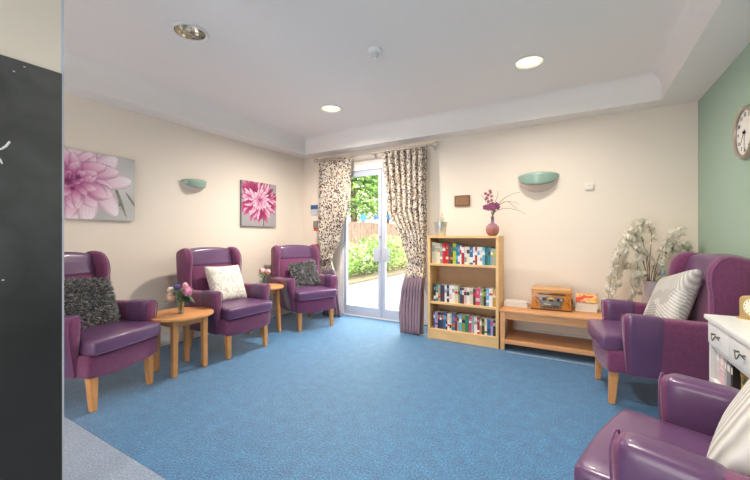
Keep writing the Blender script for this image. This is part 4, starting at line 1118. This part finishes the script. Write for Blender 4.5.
for k in range(3):
    ya = -hd+.022+k*(dw+.006); yb = ya+dw
    bm = B(); box(bm, -hw+.002, -hw+.016, ya, yb, .615, CZ-.026, bev=.003); d = obj('drawer', bm, M_cab, t)
    ym = (ya+yb)/2; bm = B()
    pts = smooth_loop([(-hw-.004, ym+.040, .672), (-hw-.012, ym+.032, .682), (-hw-.014, ym+.020, .672), (-hw-.016, ym+.008, .658), (-hw-.018, ym-.008, .656), (-hw-.016, ym-.020, .668), (-hw-.014, ym-.030, .682), (-hw-.010, ym-.040, .676), (-hw-.004, ym-.045, .666)], 5, False)
    tube(bm, pts, .0024, 8)
    for s in (-1, 1): tube(bm, [(-hw+.002, ym+s*.032, .677), (-hw-.013, ym+s*.032, .677)], .004, 8)
    obj('handle', bm, mat('antique_handle', '#6E6A66', .3, .8), d)
# books and boxes on its open shelf (spines towards the room)
pk = ramp_mat('pink_floral_box', [(.3, '#E9D3D2'), (.5, '#D9A9B0'), (.6, '#F0E4E0'), (.75, '#C98E9B')], 'noise', 45, detail=2)
items = [('pale patterned box file at the far end of the white cabinet shelf', 'box_file', .055, .165, mat('box_pale', '#CFC0BE', .6, var=.15, vscale=60), 'box file'),
         ('pink floral box file on the white cabinet shelf', 'box_file', .060, .155, pk, 'box file'),
         ('narrow pale grey book beside the pink floral box on the white cabinet shelf', 'book', .026, .15, mat('box_grey', '#BDB7B8', .6), 'book'),
         ('grey patterned box file on the white cabinet shelf', 'box_file', .050, .15, mat('box_grey2', '#8B8688', .6, var=.25, vscale=70), 'box file'),
         ('black spined book on the white cabinet shelf', 'book', .024, .15, mat('book_black2', '#2A2828', .5), 'book'),
         ('gold and red patterned tin on the white cabinet shelf', 'tin', .05, .12, None, 'tin')]
y = cy1-.030
for lab, nm, w, h, m_, cat in items:
    if m_ is None:
        bm = B(); lathe(bm, [(.040, 0), (.042, .004), (.042, .108), (.044, .110), (.044, .122), (.04, .126)], 30)
        mt = ramp_mat('tin_print', [(.3, '#B98E3A'), (.48, '#8C2A20'), (.56, '#D9B65A'), (.7, '#3E4A2C')], 'noise', 38, detail=2, rough=.35)
        o = obj(nm, bm, mt, loc=(cx0+.085, y-.048, .4355))
    else:
        bm = B()
        box(bm, 0, .0025, -w/2, w/2, 0, h, 0); box(bm, .0025, .14, -w/2, -w/2+.0025, 0, h, 0); box(bm, .0025, .14, w/2-.0025, w/2, 0, h, 0); box(bm, .0026, .136, -w/2+.0026, w/2-.0026, .003, h-.004, 1)
        box(bm, -.0006, 0, -w*.3, w*.3, h*.62, h*.82, 1)
        o = obj(nm, bm, [m_, M_paper], smooth=False, loc=(cx0+.03, y-w/2, .4355)); y -= w+.002
    tag(o, lab, cat)

# carriage clock on the cabinet
t = thing('mantel_clock', 'small gold mantel clock with a cream dial on the white cabinet', 'clock', (.725, 2.338, CZ), math.radians(40))
bm = B(); out = smooth_loop([(-.055, 0), (-.056, .05), (-.055, .09), (-.040, .105), (0, .110), (.040, .105), (.055, .09), (.056, .05), (.055, 0)], 5, False); slab(bm, [(p.x, p.y) for p in out], lambda u, v, w: (w, u, v+.006), .045, .007); obj('case', bm, mat('soft_gold', '#CDB27A', .35, .6), t)
bm = B(); box(bm, -.028, .028, -.062, .062, 0, .008, bev=.002); obj('base', bm, mat('soft_gold', '#CDB27A'), t)
def disc_x(bm, x, cy, cz, ry, rz_, mi=0, th=.002):
    a = [bm.verts.new((x, cy+ry*math.cos(2*PI*i/32), cz+rz_*math.sin(2*PI*i/32))) for i in range(32)]; b_ = [bm.verts.new((x-th, v.co.y, v.co.z)) for v in a]
    fs = [bm.faces.new(a), bm.faces.new(b_)]+[bm.faces.new((a[i], b_[i], b_[(i+1) % 32], a[(i+1) % 32])) for i in range(32)]
    for f in fs: f.material_index = mi
bm = B(); disc_x(bm, -.0225, 0, .062, .036, .040); d = obj('dial', bm, mat('dial_cream', '#EFE9D8', .4), t)
bm = B(); box(bm, -.026, -.0247, -.0012, .0012, .062, .088); box(bm, -.026, -.0247, -.016, .0, .0612, .0632)
for k in range(12):
    a = PI*k/6; disc_x(bm, -.0246, .030*math.sin(a), .062+.033*math.cos(a), .002, .0025, 0, .0008)
obj('hands', bm, M_black, d, smooth=False)

# ------------------------------------------------------------------ wall clock
t = thing('wall_clock', 'round silver-rimmed wall clock with a white face on the green wall', 'clock', (XR, 3.11, 1.81))
CR = .160
bm = B(); lathe(bm, [(CR-.016, 0), (CR+.006, 0), (CR+.010, .012), (CR+.004, .028), (CR-.006, .034), (CR-.016, .028), (CR-.018, .018)], 64, cap=False); o = obj('rim', bm, mat('brushed_silver', '#BDB5A6', .3, .8), t); o.rotation_euler = (0, -PI/2, 0)
bm = B(); lathe(bm, [(CR-.010, .002), (CR-.010, .014), (.001, .0145)], 64, cap=True); o = obj('face', bm, mat('clock_white', '#EFEAE2', .5), t); o.rotation_euler = (0, -PI/2, 0)
for k in range(12):
    a = 2*PI*(k+1)/12; rr = CR-.048; bm = B()
    M = frame((-.0155, -rr*math.sin(a), rr*math.cos(a)), (0, -1, 0), (0, 0, 1), (-1, 0, 0))
    text_bm(bm, str(k+1), .036, M)
    obj('numeral', bm, mat('numeral_grey', '#4A4A4C', .5), t, smooth=False)
bm = B()
def hand(bm, ang, ln, w_, x):
    d = Vector((0, -math.sin(ang), math.cos(ang))); s = Vector((0, d.z, -d.y))
    p = Vector((x, 0, 0)); v = []
    for dx in (0, -.0015):
        v.append([bm.verts.new(p+Vector((dx, 0, 0))+q) for q in (-d*.02-s*w_, -d*.02+s*w_, d*ln+s*w_*.4, d*ln-s*w_*.4)])
    bm.faces.new(v[0]); bm.faces.new(v[1])
    for i in range(4): bm.faces.new((v[0][i], v[0][(i+1) % 4], v[1][(i+1) % 4], v[1][i]))
hand(bm, 2*PI*(6.05/12), .125, .0025, -.018); hand(bm, 2*PI*(7.25/12), .09, .0042, -.021)
o = obj('hands', bm, M_black, t, smooth=False)
bm = B(); lathe(bm, [(.009, .014), (.009, .026), (.004, .028)], 20); o = obj('hub', bm, M_black, t); o.rotation_euler = (0, -PI/2, 0)

# ------------------------------------------------------------------ garden
m = bpy.data.materials.new('garden_paving'); m.use_nodes = True
N = m.node_tree.nodes; L = m.node_tree.links; b = N['Principled BSDF']; b.inputs['Roughness'].default_value = .9
tc = N.new('ShaderNodeTexCoord'); br = N.new('ShaderNodeTexBrick'); br.inputs['Scale'].default_value = 2.2; br.inputs['Color1'].default_value = lin('#5C5B5C'); br.inputs['Color2'].default_value = lin('#686767'); br.inputs['Mortar'].default_value = lin('#4B4A48'); br.inputs['Mortar Size'].default_value = .012
L.new(tc.outputs['Object'], br.inputs[0]); L.new(br.outputs['Color'], b.inputs['Base Color'])
bm = B(); box(bm, -4.75, 8, YB+.06, 26, -.12, -.02); struct(obj('ground', bm, m, smooth=False))
bm = B(); box(bm, -22, -4.75, YB+.06, 26, -.12, .02); struct(obj('ground', bm, mat('soil_bed', '#6E604C', .95, var=.3, vscale=9, bump=.5, bscale=30), smooth=False))
LM = [mat('leaf_a', '#6C9148', .6), mat('leaf_b', '#94B45C', .6), mat('leaf_c', '#4F7540', .6), mat('leaf_d', '#B5C880', .6)]
for q in LM:
    N = q.node_tree.nodes; L = q.node_tree.links; tl = N.new('ShaderNodeBsdfTranslucent'); tl.inputs[0].default_value = N['Principled BSDF'].inputs['Base Color'].default_value
    mx = N.new('ShaderNodeMixShader'); mx.inputs[0].default_value = .35; L.new(N['Principled BSDF'].outputs[0], mx.inputs[1]); L.new(tl.outputs[0], mx.inputs[2]); L.new(mx.outputs[0], N['Material Output'].inputs[0])
M_bark = mat('bark', '#6A5646', .9, var=.3, vscale=12)
def foliage(bm, c, rx, ry, rz_, n, size, rnd, mats_i):
    for k in range(n):
        d = Vector((rnd.gauss(0, 1), rnd.gauss(0, 1), rnd.gauss(0, 1))).normalized(); r_ = rnd.uniform(.45, 1)**.5
        lump = 1+.18*math.sin(d.x*7+c[0]*3)*math.sin(d.z*6+c[1])
        p = Vector((c[0]+d.x*rx*r_*lump, c[1]+d.y*ry*r_*lump, c[2]+d.z*rz_*r_*lump))
        if p.z < .05: continue
        s = size*rnd.uniform(.6, 1.3); a = Vector((rnd.gauss(0, 1), rnd.gauss(0, 1), rnd.gauss(0, .6))).normalized(); b_ = a.cross(Vector((rnd.gauss(0, 1), rnd.gauss(0, 1), rnd.gauss(0, 1)))).normalized()
        v = [bm.verts.new(q) for q in (p-a*s, p+b_*s*.42, p+a*s, p-b_*s*.42)]
        bm.faces.new(v).material_index = rnd.choice(mats_i)
def shrub(label, x, y, r_, h, n, mi, seed, fl=None, size=.05):
    rnd = random.Random(seed); t = thing('garden_shrub', label, 'shrub', (x, y, 0), 0, 'shrubs in the bed outside the doors')
    bm = B()
    for k in range(7):
        a = rnd.uniform(0, 2*PI); tube(bm, [(0, 0, -.05), (.2*r_*math.cos(a), .2*r_*math.sin(a), h*.4), (.55*r_*math.cos(a), .55*r_*math.sin(a), h*.8)], [.02, .014, .006], 5)
    obj('stem', bm, M_bark, t)
    bm = B(); foliage(bm, (0, 0, h*.55), r_, r_, h*.5, n, size, rnd, mi); obj('foliage', bm, LM, t, smooth=False)
    if fl:
        bm = B(); foliage(bm, (0, 0, h*.6), r_*1.04, r_*1.04, h*.48, 90, .05, rnd, [0]); obj('blossom', bm, mat('shrub_flower_'+str(seed), fl, .6), t, smooth=False)
def place(px, depth):   # position on the ground seen in this direction from the room
    u = (px-375)/350; return (-.5036+u*.8639)*depth, (.8639+u*.5036)*depth
specs = [(335, 8.8, .85, 1.15, 'low bright green shrub outside, left edge of the left door pane', [0, 1, 1], None), (352, 9.4, .85, 1.35, 'yellow green shrub outside behind the left door pane', [0, 1, 3], '#E6C7D5'),
         (366, 9.9, .80, 1.20, 'green shrub with pink flecks outside near the middle of the doors', [0, 2, 1], '#D98BA8'), (380, 10.6, .95, 1.45, 'shrub outside directly behind the meeting door frames', [0, 1, 2], None),
         (394, 11.2, .95, 1.55, 'pale yellow shrub outside behind the right door pane', [1, 3, 3], '#F0D98A'), (409, 12.2, 1.1, 1.5, 'shrub outside behind the right curtain edge', [0, 1, 3], None)]
for i, (px, d, r_, h, lab, mi, fl) in enumerate(specs):
    x, y = place(px, d); shrub(lab, x-.35, y+.1, r_*.92, h*.74, 1300, mi, 20+i, fl)
def tree(label, px, d, h, r_, n, mi, seed):
    x, y = place(px, d); rnd = random.Random(seed); t = thing('garden_tree', label, 'tree', (x, y, 0), 0, 'trees behind the garden fence')
    bm = B(); tube(bm, [(0, 0, -.05), (.1, 0, h*.3), (-.05, .1, h*.6), (0, 0, h*.85)], [.16, .13, .09, .03], 10)
    for k in range(8):
        a = rnd.uniform(0, 2*PI); z = h*rnd.uniform(.3, .6); tube(bm, [(0, 0, z), (r_*.4*math.cos(a), r_*.4*math.sin(a), z+h*.1), (r_*.8*math.cos(a), r_*.8*math.sin(a), z+h*.18)], [.05, .035, .012], 6)
    obj('trunk', bm, M_bark, t)
    bm = B()
    for k in range(9):
        a = rnd.uniform(0, 2*PI); rr = r_*.55*rnd.random(); foliage(bm, (rr*math.cos(a), rr*math.sin(a), h*rnd.uniform(.42, .92)), r_*.62, r_*.62, h*.17, n//9, .11, rnd, mi)
    obj('foliage', bm, LM, t, smooth=False)
tree('leafy green tree outside seen through the left door pane', 352, 13.5, 6.2, 2.3, 6500, [0, 1, 1, 2], 41)
tree('lighter leafy tree outside behind the meeting of the two doors', 385, 15.5, 6.6, 2.5, 6500, [0, 1, 3, 1], 42)
tree('green tree outside mostly hidden by the right curtain', 415, 17, 6.5, 2.6, 4500, [0, 1, 2], 43)
tree('green tree outside mostly hidden by the left curtain', 322, 12.5, 5.6, 2.1, 4500, [0, 1, 2], 44)
# brown fence
t = thing('garden_fence', 'weathered brown board fence in the garden behind the shrubs', 'fence', (0, 0, 0))
A = Vector((*place(322, 10.6), 0)); E = Vector((*place(425, 14.8), 0)); D = (E-A).normalized(); Ln = (E-A).length; Nn = Vector((-D.y, D.x, 0))
bm = B(); k = 0; s = 0; rnd = random.Random(2)
while s < Ln:
    w_ = .14; p = A+D*s; q = A+D*min(s+w_-.008, Ln); h = 1.62+rnd.uniform(-.01, .01)
    v = [bm.verts.new(Vector((c.x, c.y, z))+Nn*o_) for o_ in (0, .02) for c, z in ((p, .0), (q, .0), (q, h), (p, h))]
    for idx in ((0, 1, 2, 3), (7, 6, 5, 4), (0, 4, 5, 1), (2, 6, 7, 3), (1, 5, 6, 2), (0, 3, 7, 4)): bm.faces.new([v[i] for i in idx])
    s += w_
obj('board_panel', bm, mat('fence_brown', '#80665A', .9, var=.3, vscale=5, stretch=(4, 4, 1)), t, smooth=False)
for k in range(4):
    p = A+D*(Ln*k/3)+Nn*.06; bm = B(); box(bm, p.x-.05, p.x+.05, p.y-.05, p.y+.05, 0, 1.78); obj('post', bm, mat('fence_brown', '#9A7B66'), t, smooth=False)

# ------------------------------------------------------------------ light
w = bpy.data.worlds.new('sky'); scn.world = w; w.use_nodes = True
N = w.node_tree.nodes; L = w.node_tree.links
bg = N['Background']; bg.inputs[0].default_value = (1.0, .98, .96, 1)
tc = N.new('ShaderNodeTexCoord'); se = N.new('ShaderNodeSeparateXYZ'); L.new(tc.outputs['Generated'], se.inputs[0])
mr = N.new('ShaderNodeMapRange'); mr.inputs[1].default_value = .25; mr.inputs[2].default_value = .65; mr.inputs[3].default_value = 3.0; mr.inputs[4].default_value = 8.0
L.new(se.outputs['Z'], mr.inputs[0]); L.new(mr.outputs[0], bg.inputs[1])
su = bpy.data.lights.new('sun', 'SUN'); so = bpy.data.objects.new('sun', su); COL.objects.link(so)
su.energy = .8; su.angle = math.radians(2); su.color = (1, .95, .85); so.rotation_euler = (math.radians(38), 0, math.radians(40))

vs = scn.view_settings; vs.view_transform = 'Standard'; vs.look = 'None'; vs.gamma = 1; vs.exposure = 0.98
try: vs.use_curve_mapping = False
except Exception: pass
